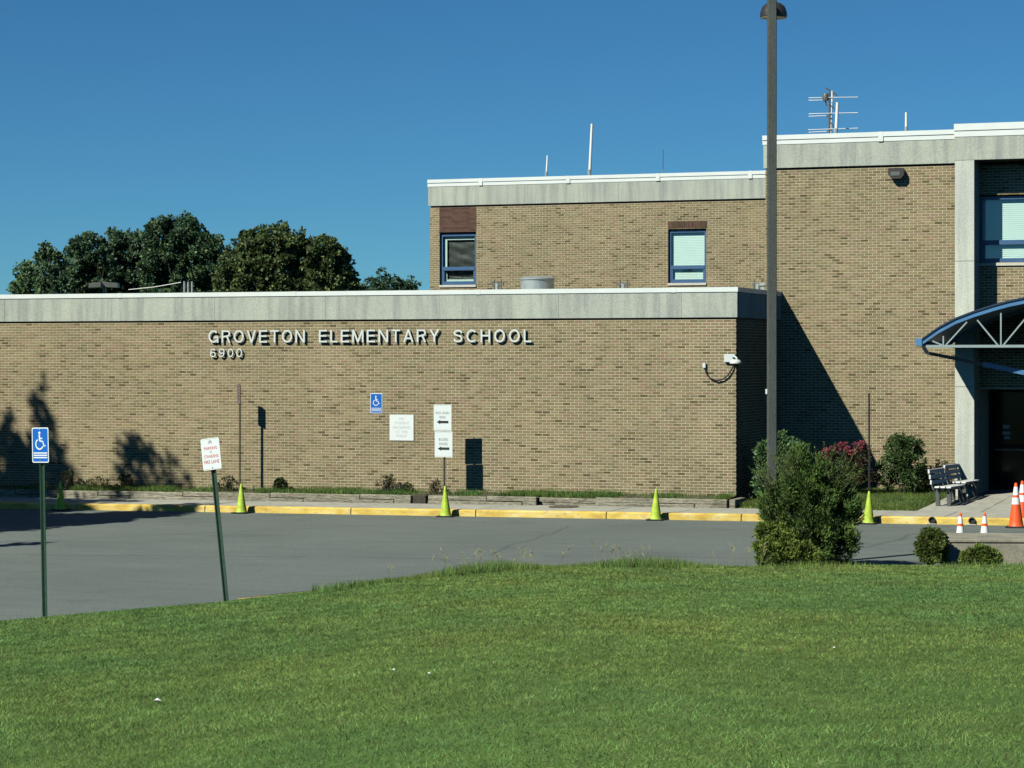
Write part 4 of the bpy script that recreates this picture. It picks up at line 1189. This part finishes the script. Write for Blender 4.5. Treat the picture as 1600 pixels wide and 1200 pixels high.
# ------------------------------------------------------------------ concrete block at the lawn edge
za = -.24
p0 = F(1481, 880, 40.2); p0.z = za; bz = .15
o = empty('concrete_block', (p0.x, p0.y, za), R(17)); tag(o, 'low weathered concrete block at the lawn edge below the small cones', 'block')
b = MB(); b.box(0, 2.6, 0, 1.5, -.15, bz - za - .06, bev=.02); b.build('base', M['oldconc'], o)
b = MB(); b.box(-.015, 2.62, -.015, 1.52, bz - za - .058, bz - za, bev=.012); b.build('cap', M['oldconc'], o)

# ------------------------------------------------------------------ benches
def bench():
    o = empty('bench')
    Ln = 1.58
    for i in range(3):                                # seat slats run along local y; the bench faces +x
        b = MB(); x = .0 + i * .135; b.box(x - .055, x + .055, 0, Ln, .405, .445, bev=.006)
        b.build('seat_slat', M['slat'], o)
    for i in range(3):
        b = MB(); z = .53 + i * .125; x = -.12 - (z - .45) * .2
        b.box(x - .02, x + .02, 0, Ln, z - .048, z + .048, bev=.006); b.build('back_slat', M['slat'], o)
    for y in (.2, Ln - .2):
        b = MB(); b.box(-.06, .03, y - .045, y + .045, 0, .40); b.build('leg', M['slatdark'], o)
        b = MB(); b.box(.20, .29, y - .045, y + .045, 0, .40); b.build('leg', M['slatdark'], o)
        b = MB(); b.bar((-.11, y, .36), (-.245, y, .84), .05, .09, (0, 1, 0)); b.build('back_support', M['slatdark'], o)
        b = MB(); b.box(-.10, .32, y - .04, y + .04, .34, .402); b.build('cross_beam', M['slatdark'], o)
    return o
be = bench()
q = G(1468, 787, -.12)
dirv = Vector((.05, 1.0, 0)).normalized()
for k in range(2):
    o = be if k == 0 else copy_tree(be)
    p_ = Vector((q.x + .02, q.y - .5, 0)) + dirv * (k * 1.64); p_.z = walk(p_.x, p_.y + .7)
    o.location = p_; o.rotation_euler = (R(-.9), 0, math.atan2(-dirv.x, dirv.y))
    tag(o, ('weathered slatted bench nearest the kerb, beside the grass' if k == 0 else 'weathered slatted bench standing behind the other bench, close to the concrete column'), 'bench', 'benches by the entrance')

# ------------------------------------------------------------------ parking lot lamp pole
q = F(1206, 880, 40.3); q.z = -.32
o = empty('lamp_pole', q, TH * .0 + R(20)); tag(o, 'tall square bronze lamp pole rising out of the evergreen bush', 'lamp')
b = MB(); b.box(-.076, .076, -.076, .076, 0, 10.2, bev=.01); b.build('pole', M['bronze'], o)
b = MB(); b.box(-.17, .17, -.17, .17, 0, .03); b.build('base_plate', M['bronze'], o)
zb_ = 3.22 + (YH - 612) / FP * 40.3 + .32
b = MB(); b.box(-.105, -.077, -.05, .05, zb_ - .045, zb_ + .045, bev=.006); b.build('label_plate', M['signwhite'], o)
zl = 3.22 + (YH - 18) / FP * 41.2 + .32
h_ = MB(); h_.lathe([(.235, -.14), (.235, -.08), (.225, -.04), (.195, .04), (.14, .09), (.07, .115), (.05, .13)], (0.10, .62, zl), 28); h_.build('lamp_head', M['bronze_dark'], o, smooth=True)
b = MB(); b.lathe([(.225, -.155), (.225, -.141), (.0, -.135)], (0.10, .62, zl), 28); b.build('lens', plain('amber_lens', (.32, .27, .15), .3), o)
b = MB(); b.bar((0.0, .05, zl + .05), (0.04, .62, zl + .05), .06, .09); b.build('arm', M['bronze'], o)

# ------------------------------------------------------------------ things on the roofs
def whip(name, label, x, y0, y1, Y, r, zroof, col):
    a = P(x[0], y0, Y); c = P(x[1], y1, Y)
    o = empty(name, (a.x, Y, zroof)); tag(o, label, 'antenna', 'white whip antennas')
    b = MB(); b.tube([(0, 0, a.z - zroof - .2), (c.x - a.x, 0, c.z - zroof)], [r, r * .8], 10); b.build('rod', col, o, smooth=True)
    b = MB(); b.tube([(0, 0, 0), (0, 0, a.z - zroof + .1)], r * 1.25, 8); b.build('mount', M['galv'], o)
whip('whip_antenna', 'short thin white whip antenna on the rear wing roof', (853.5, 855.5), 273, 243, 17, .035, 8.5, M['antenna'])
whip('whip_antenna', 'tall slanting white whip antenna on the rear wing roof', (921, 925), 270, 193.5, 16.6, .05, 8.5, M['antenna'])
whip('whip_antenna', 'hair thin dark whip antenna on the rear wing roof near the lamp pole', (1035.5, 1036.5), 270, 234, 17, .009, 8.5, M['rust'])
whip('whip_antenna', 'thick white antenna tube beside the lattice of the mast', (1306, 1308.5), 207, 160, 6.8, .048, 8.4, M['antenna'])
whip('whip_antenna', 'short white antenna tube on the entrance wing roof towards the portal', (1416, 1416), 204, 175.5, 7.4, .038, 8.4, M['antenna'])
AY = 7.2
a = P(1296, 205, AY); o = empty('antenna_mast', (a.x, AY, 8.4)); tag(o, 'aluminium aerial mast with pairs of horizontal rods on the entrance wing roof', 'antenna')
top = P(1294, 144, AY)
b = MB(); b.tube([(0, 0, 0), (0, 0, top.z - 8.4)], .03, 8); b.build('mast', M['greypost'], o)
b = MB(); b.tube([(.07, 0, P(1298, 160, AY).z - 8.4), (.07, 0, P(1298, 142, AY).z - 8.4)], .022, 8); b.tube([(.02, 0, .2), (.06, .02, 1.5)], .016, 6); b.build('mast_tube', M['antenna'], o)
for (xa, xb, ya, yb) in ((1264, 1341, 153, 152), (1264, 1291, 157, 156.5), (1264, 1341, 178, 176.3), (1264, 1292, 182, 181), (1263, 1341, 203, 200.5), (1264, 1292, 207, 205.5)):
    p_, c_ = P(xa, ya, AY), P(xb, yb, AY)
    b = MB(); b.tube([(p_.x - a.x, -.03, p_.z - 8.4), (c_.x - a.x, -.03, c_.z - 8.4)], .012, 6); b.build('rod', M['alu'], o)
for (x0, y0, x1, y1) in ((1290, 137, 1308, 149), (1287, 150, 1292, 165), (1297, 164, 1306, 172), (1290, 180, 1301, 186), (1296, 188, 1303, 199)):
    p_, c_ = P(x0, y0, AY), P(x1, y1, AY)
    b = MB(); b.bar((p_.x - a.x, .03, p_.z - 8.4), (c_.x - a.x, -.02, c_.z - 8.4), .03, .03, (0, 1, 0)); b.build('bracket', M['rust'], o)
b = MB(); p_ = P(1290, 152, AY); b.lathe([(.08, -.09), (.1, 0), (.08, .09)], (p_.x - a.x, 0, p_.z - 8.4), 10); b.build('balun', M['greypost'], o, smooth=True)
# roof drum and pipe clamps behind the low wing's coping
c0 = P(840, 440, 8.0); zt = P(840, 435, 8.0).z
o = empty('roof_drum', (c0.x, 8.0, 4.70)); tag(o, 'shiny galvanised round vent drum on the low wing roof', 'vent')
b = MB(); b.lathe([(.46, 0), (.46, zt - 4.75), (.485, zt - 4.74), (.485, zt - 4.70), (.40, zt - 4.66), (.02, zt - 4.64)], n=36); b.build('drum', M['galv'], o, smooth=True)
for (x, lab) in ((778, 'small clamped pipe stub on the low wing roof, beside the window with dark sheeting'), (975, 'small clamped pipe stub on the low wing roof, between the drum and the blind window'), (1185, 'small clamped pipe stub on the low wing roof next to the lamp pole')):
    c0 = P(x, 440, 9.5)
    o = empty('pipe_stub', (c0.x, 9.5, 4.70)); tag(o, lab, 'pipe', 'pipe stubs on the low roof')
    t_ = P(x, 436.5, 9.5).z - 4.70
    b = MB(); b.tube([(-.11, 0, 0), (-.11, 0, t_)], .02, 6); b.tube([(.10, 0, 0), (.10, 0, t_)], .02, 6); b.build('rod', M['greypost'], o)
    b = MB(); b.box(-.17, .17, -.03, .03, t_ - .17, t_ - .10); b.build('clamp', M['greypost'], o)
    b = MB(); b.tube([(-.02, 0, 0), (-.02, 0, t_ - .12)], .06, 10); b.build('pipe', M['galv'], o)
c0 = P(1194, 450, 6.5); o = empty('roof_vent', (c0.x, 6.5, 4.70)); tag(o, 'small bright metal vent cap on the low roof at the lamp pole', 'vent')
t_ = P(1194, 441, 6.5).z - 4.70
b = MB(); b.lathe([(.10, 0), (.10, t_ - .1), (.14, t_ - .09), (.14, t_ - .02), (.03, t_)], n=20); b.build('cap', M['galv'], o, smooth=True)
for k, (x, y) in enumerate(((288, 439.5), (294, 440.5), (300, 440))):
    c0 = P(x, y, 12.0); b = MB(); b.tube([(0, 0, 0), (0, 0, c0.z - 4.7)], .028, 8)
    o = b.build('roof_pipe', M['alu'], loc=(c0.x, 12.0, 4.70)); tag(o, ['first', 'second', 'third'][k] + ' of three thin grey pipes on the low roof, counted from the twin lamp', 'pipe', 'thin pipes on the low roof')
a, c = P(201, 452.5, 12), P(283, 441, 12)
b = MB(); b.tube([(0, 0, 0), tuple((a + c) / 2 - a + Vector((0, 0, -.03))), tuple(c - a)], .012, 5)
o = b.build('guy_wire', M['antenna'], loc=a); tag(o, 'thin pale wire slanting up to the three roof pipes', 'wire')
# twin headed lamp far behind the low wing
c0 = F(163, 446, 84); o = empty('twin_lamp', (c0.x, c0.y, -.9), TH); tag(o, 'dark twin headed car park lamp seen over the low roof before the trees', 'lamp')
b = MB(); b.box(-.06, .06, -.06, .06, 0, c0.z + 1.05); b.build('pole', M['greypost'], o)
for s in (-1, 1):
    b = MB(); b.prism([(s * .09, c0.z + 1.02), (s * .5, c0.z + .98), (s * .52, c0.z + .82), (s * .09, c0.z + .84)][::(1 if s < 0 else -1)], -.25, .25); b.build('lamp_head', M['greypost'], o)

# ------------------------------------------------------------------ plants
def unit(v): return v / (np.linalg.norm(v, axis=1, keepdims=True) + 1e-9)
def leaf_mesh(name, pts, axis, length, width, cols, mat, parent):
    """diamond leaves: base at pts, tip along axis"""
    n = len(pts); axis = unit(axis)
    r = unit(rng.normal(size=(n, 3))); side = unit(np.cross(axis, r))
    fold = np.cross(side, axis) * (width[:, None] * .18)
    mid = pts + axis * (length * .45)[:, None]
    V = np.stack([pts, mid + side * (width / 2)[:, None] + fold, pts + axis * length[:, None], mid - side * (width / 2)[:, None] + fold], 1).reshape(-1, 3)
    return np_mesh(name, V, np.arange(4 * n).reshape(-1, 4), cols, mat, parent)
def clumps(lobes, n, sub=22, spread=.3, shell=.55):
    """positions spread through a union of lobes, gathered in small clumps; returns points, outward dirs, clump ids"""
    lob = np.array([(l[0], l[1], l[2]) for l in lobes]); rad = np.array([l[3] for l in lobes])
    cc, cr, cd = [], [], []
    for (c, r3) in zip(lob, rad):
        r3 = np.array(r3)
        d = unit(rng.normal(size=(sub, 3)))
        k = shell + (1 - shell) * rng.random(sub) ** .6
        cc.append(c + d * k[:, None] * r3); cr.append(np.full(sub, r3.mean() * spread) * rng.uniform(.7, 1.3, sub)); cd.append(d)
    cc = np.concatenate(cc); cr = np.concatenate(cr); cd = np.concatenate(cd)
    w = cr ** 2; w /= w.sum()
    ids = rng.choice(len(cc), n, p=w)
    off = unit(rng.normal(size=(n, 3))) * (rng.random(n) ** .5)[:, None]
    pts = cc[ids] + off * cr[ids][:, None]
    return pts, unit(cd[ids] + off * .8), ids, len(cc)
def shade_cols(base, ids, nc, n, var=.28, leafvar=.25, alt=None, palt=.2):
    f = rng.uniform(1 - var, 1 + var, nc)[ids] * rng.uniform(1 - leafvar, 1 + leafvar, n)
    c = np.array(base)[None, :] * f[:, None]
    if alt is not None:
        k = rng.random(nc)[ids] < palt; c[k] = np.array(alt)[None, :] * f[k][:, None]
    return c
def limb(b, p, q, r0, r1, bend=.15, n=5):
    p, q = Vector(p), Vector(q); L_ = (q - p).length; pts = []
    o = Vector((random.uniform(-1, 1), random.uniform(-1, 1), random.uniform(-.2, .4))) * L_ * bend
    for k in range(n + 1):
        t = k / n; pts.append(p + (q - p) * t + o * math.sin(t * math.pi))
    b.tube(pts, [r0 + (r1 - r0) * k / n for k in range(n + 1)], 6)

def tree(name, label, base, lobes, n, leaf, col, alt=None, trunk=.22, group=None, mat='leaf', sub=24, spread=.3, palt=.25, var=.3, shell=.55):
    base = Vector(base); o = empty(name, base); tag(o, label, 'tree', group)
    L_ = [((l[0] - base.x), (l[1] - base.y), (l[2] - base.z), l[3]) for l in lobes]
    top = max(L_, key=lambda l: l[2]); b = MB()
    cx = sum(l[0] for l in L_) / len(L_); cy = sum(l[1] for l in L_) / len(L_)
    fork = Vector((cx * .5, cy * .5, min(l[2] for l in L_) * .75))
    limb(b, (0, 0, -.2), fork, trunk, trunk * .7, .04)
    for l in L_: limb(b, fork, fork + (Vector((l[0], l[1], l[2])) - fork) * .7, trunk * .4, trunk * .08, .06)
    b.build('trunk', M['bark'], o, smooth=True)
    pts, d, ids, nc = clumps(L_, n, sub, spread, shell)
    ax = unit(d + rng.normal(size=(n, 3)) * .9 + np.array([0, 0, -.1]))
    ln = leaf * rng.uniform(.7, 1.4, n)
    leaf_mesh('crown', pts, ax, ln, ln * rng.uniform(.55, .9, n), shade_cols(col, ids, nc, n, var, .22, alt, palt), M[mat], o)
    return o
def fill_lobes(top, D, step=9.0):
    """lobes filling the space under a crown's ragged top line (photograph pixels at distance D)"""
    out = []; xs_ = [p[0] for p in top]; ys_ = [p[1] for p in top]
    def add(x, y, r, front):
        rr = r / FP * D; p = F(x, y, D + front * 60 / FP * D); out.append((p.x, p.y, p.z, (rr, rr, rr * 1.12)))
    x = xs_[0] + 3
    while x < xs_[-1] - 2:
        yt = float(np.interp(x, xs_, ys_))
        if random.random() < .75:
            r_ = random.uniform(2.6, 6.0)
            add(x + random.uniform(-1.5, 1.5), yt + r_ * .8 + random.uniform(-4, 3), r_, random.uniform(-.25, .25))
        x += random.uniform(3.5, 6.5)
    y = min(ys_) + 10
    while y < 500:
        x = xs_[0] + random.uniform(2, 8)
        while x < xs_[-1] - 2:
            yt = float(np.interp(x, xs_, ys_))
            if y > yt + 7: add(x, y + random.uniform(-3, 3), random.uniform(.75, 1.35) * step * .95, random.uniform(-.5, .5))
            x += step * random.uniform(.9, 1.35)
        y += step * 1.05
    return out
GZ = -.95
def far_tree(label, top, D, col, alt=None, dens=1.0, leaf=.17, **k):
    ls = fill_lobes(top, D); x0 = sum(p[0] for p in top) / len(top); p = F(x0, 560, D)
    area = sum((b_[0] - a_[0]) * (470 - (a_[1] + b_[1]) / 2) for a_, b_ in zip(top[:-1], top[1:]))
    o = empty('deciduous_tree', (p.x, p.y, GZ)); tag(o, label, 'tree', 'trees beyond the low roof')
    b = MB(); hz = F(x0, 452, D).z - GZ
    limb(b, (0, 0, -.3), (0, 0, hz), .28, .16, .02)
    for q in random.sample(ls, min(8, len(ls))):
        v_ = Vector((q[0] - p.x, q[1] - p.y, q[2] - GZ)); limb(b, (0, 0, hz * .8), Vector((0, 0, hz * .8)) + (v_ - Vector((0, 0, hz * .8))) * .85, .1, .03, .05)
    b.build('trunk', M['bark'], o, smooth=True)
    L_ = [(q[0] - p.x, q[1] - p.y, q[2] - GZ, q[3]) for q in ls]
    n = int(area * 2.9 * dens)
    pts, d, ids, nc = clumps(L_, n, 9, .48, .3)
    ax = unit(d + rng.normal(size=(n, 3)) * .9)
    ln = leaf * rng.uniform(.7, 1.5, n)
    leaf_mesh('crown', pts, ax, ln, ln * rng.uniform(.55, .9, n), shade_cols(col, ids, nc, n, .34, .3, alt, .3), M['leaf'], o)
    return o
far_tree('small pale green tree, leftmost of the trees over the low roof', [(17, 458), (22, 430), (30, 418), (38, 408), (45, 402), (52, 410), (60, 430), (66, 452)], 150, (.075, .14, .062), (.12, .19, .07), .8)
far_tree('slim blue green tree between the leftmost tree and the dark mass', [(54, 450), (60, 412), (64, 395), (68, 385), (76, 382), (86, 388), (90, 400), (93, 412), (98, 408), (106, 430)], 146, (.07, .13, .066), (.11, .18, .072), .8)
far_tree('dark tree with two pointed tops left of the tallest crown', [(98, 440), (102, 410), (108, 386), (118, 374), (128, 374), (132, 362), (140, 362), (147, 372), (152, 378), (158, 372), (166, 385), (172, 420)], 150, (.062, .12, .064), (.10, .16, .068))
far_tree('dark dense tree with a flat knobbly top beside the tallest crown', [(160, 420), (164, 380), (168, 362), (172, 360), (176, 370), (180, 358), (185, 360), (190, 366), (197, 358), (203, 364), (210, 364), (218, 360), (228, 368), (236, 410)], 154, (.062, .116, .06), (.098, .155, .066))
far_tree('tallest dark tree in the middle of the row over the low roof', [(224, 400), (229, 366), (233, 350), (243, 342), (252, 340), (262, 338), (272, 345), (282, 338), (290, 336), (298, 345), (305, 352), (313, 354), (322, 366), (335, 370), (343, 370), (350, 382), (356, 400), (360, 430)], 148, (.064, .125, .06), (.112, .175, .066))
far_tree('low olive tree filling the dip between the two largest crowns', [(340, 430), (348, 400), (354, 388), (362, 380), (370, 382), (378, 390), (386, 420)], 144, (.075, .115, .042), (.115, .145, .05))
far_tree('broad olive green tree with a domed top, furthest towards the rear wing', [(368, 430), (374, 392), (380, 372), (388, 362), (397, 360), (405, 354), (411, 352), (416, 366), (420, 360), (426, 352), (436, 347), (447, 354), (452, 362), (462, 360), (470, 358), (478, 362), (486, 372), (496, 376), (502, 370), (510, 370), (522, 374), (530, 384), (538, 392), (546, 402), (550, 415), (553, 430), (558, 440), (561, 456)], 140, (.086, .130, .044), (.14, .178, .054))
far_tree('small far tree with three low humps between the olive tree and the rear wing', [(567, 456), (572, 438), (580, 436), (588, 432), (594, 424), (597, 420), (601, 428), (610, 434), (616, 430), (622, 430), (628, 438), (636, 438), (642, 436), (650, 440), (653, 456)], 165, (.06, .115, .062), (.08, .14, .066))
# evergreens beside the car park, out of view, whose shade falls on the wall and kerb
def evergreen(label, base, H, slope, cap, n, tops=(), leaf=.2):
    """tops: crown tips given by where their shade meets the front wall (photograph pixels, radius in pixels)"""
    L_ = []; z = H - (2.9 if tops else .35)
    for (x, y, r) in tops:
        w_ = P(x, y, 0); t_ = -base[1]; k_ = r / 60.0
        L_.append((w_.x - .55 * t_, base[1] + random.uniform(-.2, .2), w_.z + .97 * t_, (k_, k_, k_ * 1.25)))
    while z > 1.2:
        r = min(cap, slope * (H - z) + .12)
        k = max(2, int(r * 3.2))
        for i in range(k):
            a = random.uniform(0, 6.28); rr = r * random.uniform(.35, .8)
            L_.append((base[0] + math.cos(a) * rr, base[1] + math.sin(a) * rr, z + random.uniform(-.2, .2), (r * .42, r * .42, r * .38)))
        z -= max(.35, r * .5)
    return tree('evergreen_tree', label, base, L_, n, leaf, (.03, .05, .022), None, .2, 'evergreens beside the car park', 'needle', 12, .45)
wa = P(62, 600, 0).x - .55 * 13; wb_ = P(232, 690, 0).x - .55 * 12
evergreen('tall evergreen beyond the far end of the car park', (wa, -13.0, -.5), 15.4, .36, 3.0, 50000, [(62, 588, 5), (61, 600, 5), (63, 616, 7), (60, 634, 9), (66, 650, 11), (64, 670, 14), (50, 640, 5), (74, 660, 7), (62, 698, 22), (90, 688, 7), (96, 705, 10), (75, 725, 28), (105, 735, 12), (14, 652, 6), (15, 670, 8), (17, 698, 12), (28, 730, 24), (60, 752, 42)])
evergreen('broad evergreen at the near side of the car park end', (wb_, -12.0, -.5), 12.3, .46, 3.3, 52000, [(199, 698, 6), (202, 712, 9), (214, 688, 5), (216, 702, 9), (233, 698, 5), (236, 714, 9), (262, 710, 4), (264, 726, 8), (225, 735, 20), (255, 745, 13), (281, 733, 4), (284, 750, 8), (225, 760, 33), (190, 726, 6), (186, 748, 10)])
evergreen('narrow evergreen next to the broad one at the car park end', (-18.3, -12.6, -.5), 9.9, .46, 2.8, 30000, leaf=.3)
evergreen('low evergreen closest to the lawn at the car park end', (-15.4, -20.7, -.5), 7.6, .22, 1.3, 9000, leaf=.24)

def shrub(name, label, base, lobes, n, leaf, col, alt=None, palt=.25, mat='leaf', wid=(.5, .8), stems=5, up=.3, sub=26, spread=.3, var=.3, group=None, cat='bush', shell=.5, jit=.7):
    o = empty(name, base); tag(o, label, cat, group)
    b = MB()
    for k in range(stems):
        l = random.choice(lobes); limb(b, (random.uniform(-.08, .08), random.uniform(-.08, .08), -.05), (l[0], l[1], l[2]), .018, .006, .12)
    b.build('stems', M['bark'], o)
    pts, d, ids, nc = clumps(lobes, n, sub, spread, shell)
    k = pts[:, 2] > .01; pts, d, ids = pts[k], d[k], ids[k]; n = len(pts)
    ax = unit(d + rng.normal(size=(n, 3)) * jit + np.array([0, 0, up]))
    ln = leaf * rng.uniform(.7, 1.4, n)
    leaf_mesh('foliage', pts, ax, ln, ln * rng.uniform(*wid, n), shade_cols(col, ids, nc, n, var, .25, alt, palt), M[mat], o)
    return o
def S(r, k=1.0): return (r, r, r * k)
# large evergreen bush at the lamp pole; local x is across the view
def across(base, lobes):                              # lobes given as (across, away, up)
    out = []
    for (a, c, z, r3) in lobes:
        v = RGT * a + FWD * c; out.append((v.x, v.y, z, r3))
    return out
bb = F(1268, 880, 39.6); bb.z = -.26
lob = [(-.5, .1, .35, S(.34)), (-.1, 0, .4, S(.45)), (.35, .1, .45, S(.42)), (.45, .25, .25, S(.3)), (.1, .3, .15, S(.4)), (-.5, .15, .85, S(.32)), (-.1, 0, .95, S(.46)), (.36, .05, .95, S(.42)), (.62, .2, .95, S(.22, 1.3)),
       (-.15, .5, .8, S(.55)), (.3, .6, .9, S(.45)), (-.45, .1, 1.22, S(.27)), (-.08, .05, 1.32, S(.38)), (.33, .1, 1.3, S(.30)), (.58, .15, 1.2, S(.17)), (-.24, .1, 1.62, S(.24, 1.1)), (.06, .1, 1.62, S(.24)), (-.68, .1, 1.05, S(.18)), (.3, .1, 1.52, S(.16, 1.2)), (-.18, .1, 1.85, S(.12, 1.5))]
bush = shrub('evergreen_bush', 'large shaggy dark evergreen bush at the foot of the lamp pole', bb, across(bb, lob), 52000, .075, (.085, .150, .036), (.125, .20, .044), .3, 'needle', (.16, .3), 14, .85, 30, .3, .32, None, 'bush', .55, .45)
b2 = F(1222, 881, 39.0); b2.z = -.24
shrub('low_bush', 'bright yellow green low bush at the front foot of the large evergreen bush', b2, across(b2, [(-.2, 0, .25, S(.26)), (.1, 0, .22, S(.26)), (.38, .05, .2, S(.22)), (-.22, .1, .55, S(.2)), (-.02, .15, .5, S(.22))]), 12000, .05, (.13, .19, .033), (.18, .23, .042), .35, 'needle', (.3, .5), 6, .4)
# shoots standing above the bush
pp, aa_ = [], []; b = MB()
for k in range(150):
    a = random.uniform(-.85, .75); z0 = random.uniform(.7, 1.75); c = random.uniform(-.25, .35)
    if random.random() < .6: z0 = 1.72 - abs(a + .12) * .62
    p0 = RGT * a * .85 + FWD * c + Vector((0, 0, z0)); l = RGT * (a * .35 + random.uniform(-.1, .1)) + Vector((0, 0, random.uniform(.2, .46)))
    b.tube([p0, p0 + l], [.005, .002], 3)
    for j in range(36):
        t_ = random.random(); pp.append(tuple(p0 + l * t_)); aa_.append(tuple(l.normalized() * .8 + Vector((random.uniform(-1, 1), random.uniform(-1, 1), random.uniform(-.4, .8)))))
tag(b.build('twigs', M['bark'], bush), kind='stuff')
n = len(pp); ln = rng.uniform(.03, .055, n)
leaf_mesh('shoots', np.array(pp), np.array(aa_), ln, ln * .22, np.array([.13, .20, .045])[None] * rng.uniform(.6, 1.3, (n, 1)), M['needle'], bush)
# shrubs on the grass plot
def plot_at(x, y): 
    q_ = G(x, y, -.1); q_.z = plot_z(q_.x, q_.y); return q_
q = P(1222, 768, .45); q.z = plot_z(q.x, .45)
shrub('glossy_shrub', 'glossy leaved shrub behind the lamp pole in front of the shaded wall', q, [(-.15, 0, .4, S(.45)), (.2, 0, .5, S(.45)), (-.3, 0, .85, S(.35)), (.1, 0, 1.05, S(.42)), (.3, .05, .85, S(.36)), (-.05, 0, 1.38, S(.28)), (-.42, 0, 1.2, S(.24)), (.42, 0, 1.2, S(.22))], 9000, .075, (.085, .17, .058), (.15, .25, .11), .3, 'leaf', (.45, .7))
q = P(1322, 758, 2.6); q.z = plot_z(q.x, 2.6)
fl_l = [(-.3, 0, .5, S(.35)), (.1, 0, .5, S(.42)), (.4, 0, .55, S(.3)), (-.2, 0, .85, S(.33)), (.2, 0, .85, S(.34)), (.42, 0, .95, S(.2)), (-.45, 0, .85, S(.2))]
fo = shrub('flowering_shrub', 'dark leaved shrub with pink blossom in front of the shaded brick wall', q, fl_l, 7000, .055, (.060, .045, .026), (.045, .065, .026), .4, 'leaf', (.4, .7))
pts, d, ids, nc = clumps([(-.45, -.15, 1.0, S(.13)), (-.3, -.2, 1.08, S(.11)), (-.05, -.15, 1.12, S(.15)), (.15, -.15, 1.15, S(.14)), (.42, -.15, 1.17, S(.14)), (.35, -.25, .8, S(.08)), (.25, -.3, .45, S(.08)), (-.5, -.1, .85, S(.09))], 900, 8, .4)
n = len(pts); ln = rng.uniform(.03, .05, n)
leaf_mesh('blossom', pts, unit(d + rng.normal(size=(n, 3)) * .7), ln, ln * .8, np.array([.40, .085, .115])[None] * rng.uniform(.55, 1.2, (n, 1)), M['flower'], fo)
q = P(1411, 762, 3.1); q.z = plot_z(q.x, 3.1)
shrub('round_shrub', 'rounded leafy shrub against the sunlit wall beside the bench', q, [(-.15, 0, .35, S(.38)), (.18, 0, .35, S(.38)), (-.22, 0, .75, S(.36)), (.2, 0, .78, S(.38)), (0, 0, 1.05, S(.36)), (-.2, 0, 1.2, S(.22)), (.25, .05, 1.12, S(.24)), (.02, 0, 1.3, S(.2))], 11000, .06, (.065, .12, .036), (.10, .165, .05), .3, 'leaf', (.45, .7))
q = P(1461, 762, 3.7); q.z = plot_z(q.x, 3.7)
shrub('thin_shrub', 'thin twiggy shrub between the rounded shrub and the bench', q, [(-.15, 0, .3, S(.25)), (.1, 0, .4, S(.25)), (.15, 0, .65, S(.12, 1.3)), (-.25, 0, .5, S(.18))], 1800, .05, (.03, .045, .016), None, .2, 'leaf', (.45, .7))
q = F(1456, 879, 40.0); q.z = -.25
shrub('ball_bush', 'small round clipped bush at the corner of the concrete block', q, across(q, [(-.07, 0, .2, S(.2)), (.08, 0, .21, S(.2)), (0, 0, .38, S(.2)), (-.12, 0, .35, S(.16)), (.12, 0, .36, S(.15)), (0, -.05, .27, S(.24)), (.05, 0, .5, S(.1))]), 13000, .042, (.085, .125, .026), (.12, .16, .034), .35, 'leaf', (.45, .7), 5, .3)
q = F(1533, 880, 39.5); q.z = -.24
shrub('spreading_bush', 'low bright green bush spreading in front of the concrete block', q, across(q, [(-.17, 0, .12, S(.14)), (0, 0, .16, S(.16)), (.17, 0, .13, S(.14)), (-.05, 0, .25, S(.1)), (.1, 0, .22, S(.09)), (.27, 0, .1, S(.08)), (-.28, 0, .08, S(.07))]), 8500, .045, (.12, .18, .033), (.16, .22, .042), .4, 'leaf', (.35, .6), 5, .4)
# plants in the bed
def bed_plant(x, Y, w, h, label, n, col, alt, twigs):
    q_ = P(x, 760, Y); q_.z = bed_z(q_.x, Y)
    o_ = shrub('bed_plant', label, q_, [(-.25 * w, 0, h * .35, S(w * .28)), (.22 * w, 0, h * .4, S(w * .28)), (0, 0, h * .62, S(w * .3)), (.1 * w, 0, h * .8, S(w * .18)), (-.2 * w, 0, h * .7, S(w * .16))], n, .045, col, alt, .4, 'leaf', (.35, .6), twigs, .5, 12, .35, .35, 'plants in the bed', 'plant')
    return o_
bed_plant(606, -.3, .62, .42, 'twiggy brownish plant under the square white sign, largest of its bed', 620, (.075, .062, .034), (.05, .065, .025), 26)
bed_plant(637, -.32, .30, .26, 'small green weed clump under the square white sign', 420, (.045, .07, .02), None, 6)
bed_plant(680, -.3, .36, .36, 'twiggy brownish plant right beside the twin arrow sign post', 320, (.075, .062, .034), (.05, .065, .025), 16)
bed_plant(438, -.3, .36, .32, 'small dense green bush beside the shadow of the edge-on sign', 1500, (.035, .058, .018), (.05, .075, .022), 6)
bed_plant(357, -.35, .5, .36, 'weedy green plant at the foot of the edge-on brown sign', 800, (.04, .06, .02), (.06, .06, .03), 9)
bed_plant(196, -.3, .5, .42, 'dark weedy plant in the second patch of tree shade along the wall', 800, (.04, .06, .02), (.07, .06, .03), 12)
bed_plant(108, -.3, .55, .5, 'twiggy plant behind the shaded lime cone', 700, (.07, .07, .035), (.05, .065, .03), 16)
bed_plant(150, -.45, .8, .18, 'low pale green weeds in the bed to the right of the shaded cone', 1100, (.085, .10, .035), (.06, .085, .025), 6)
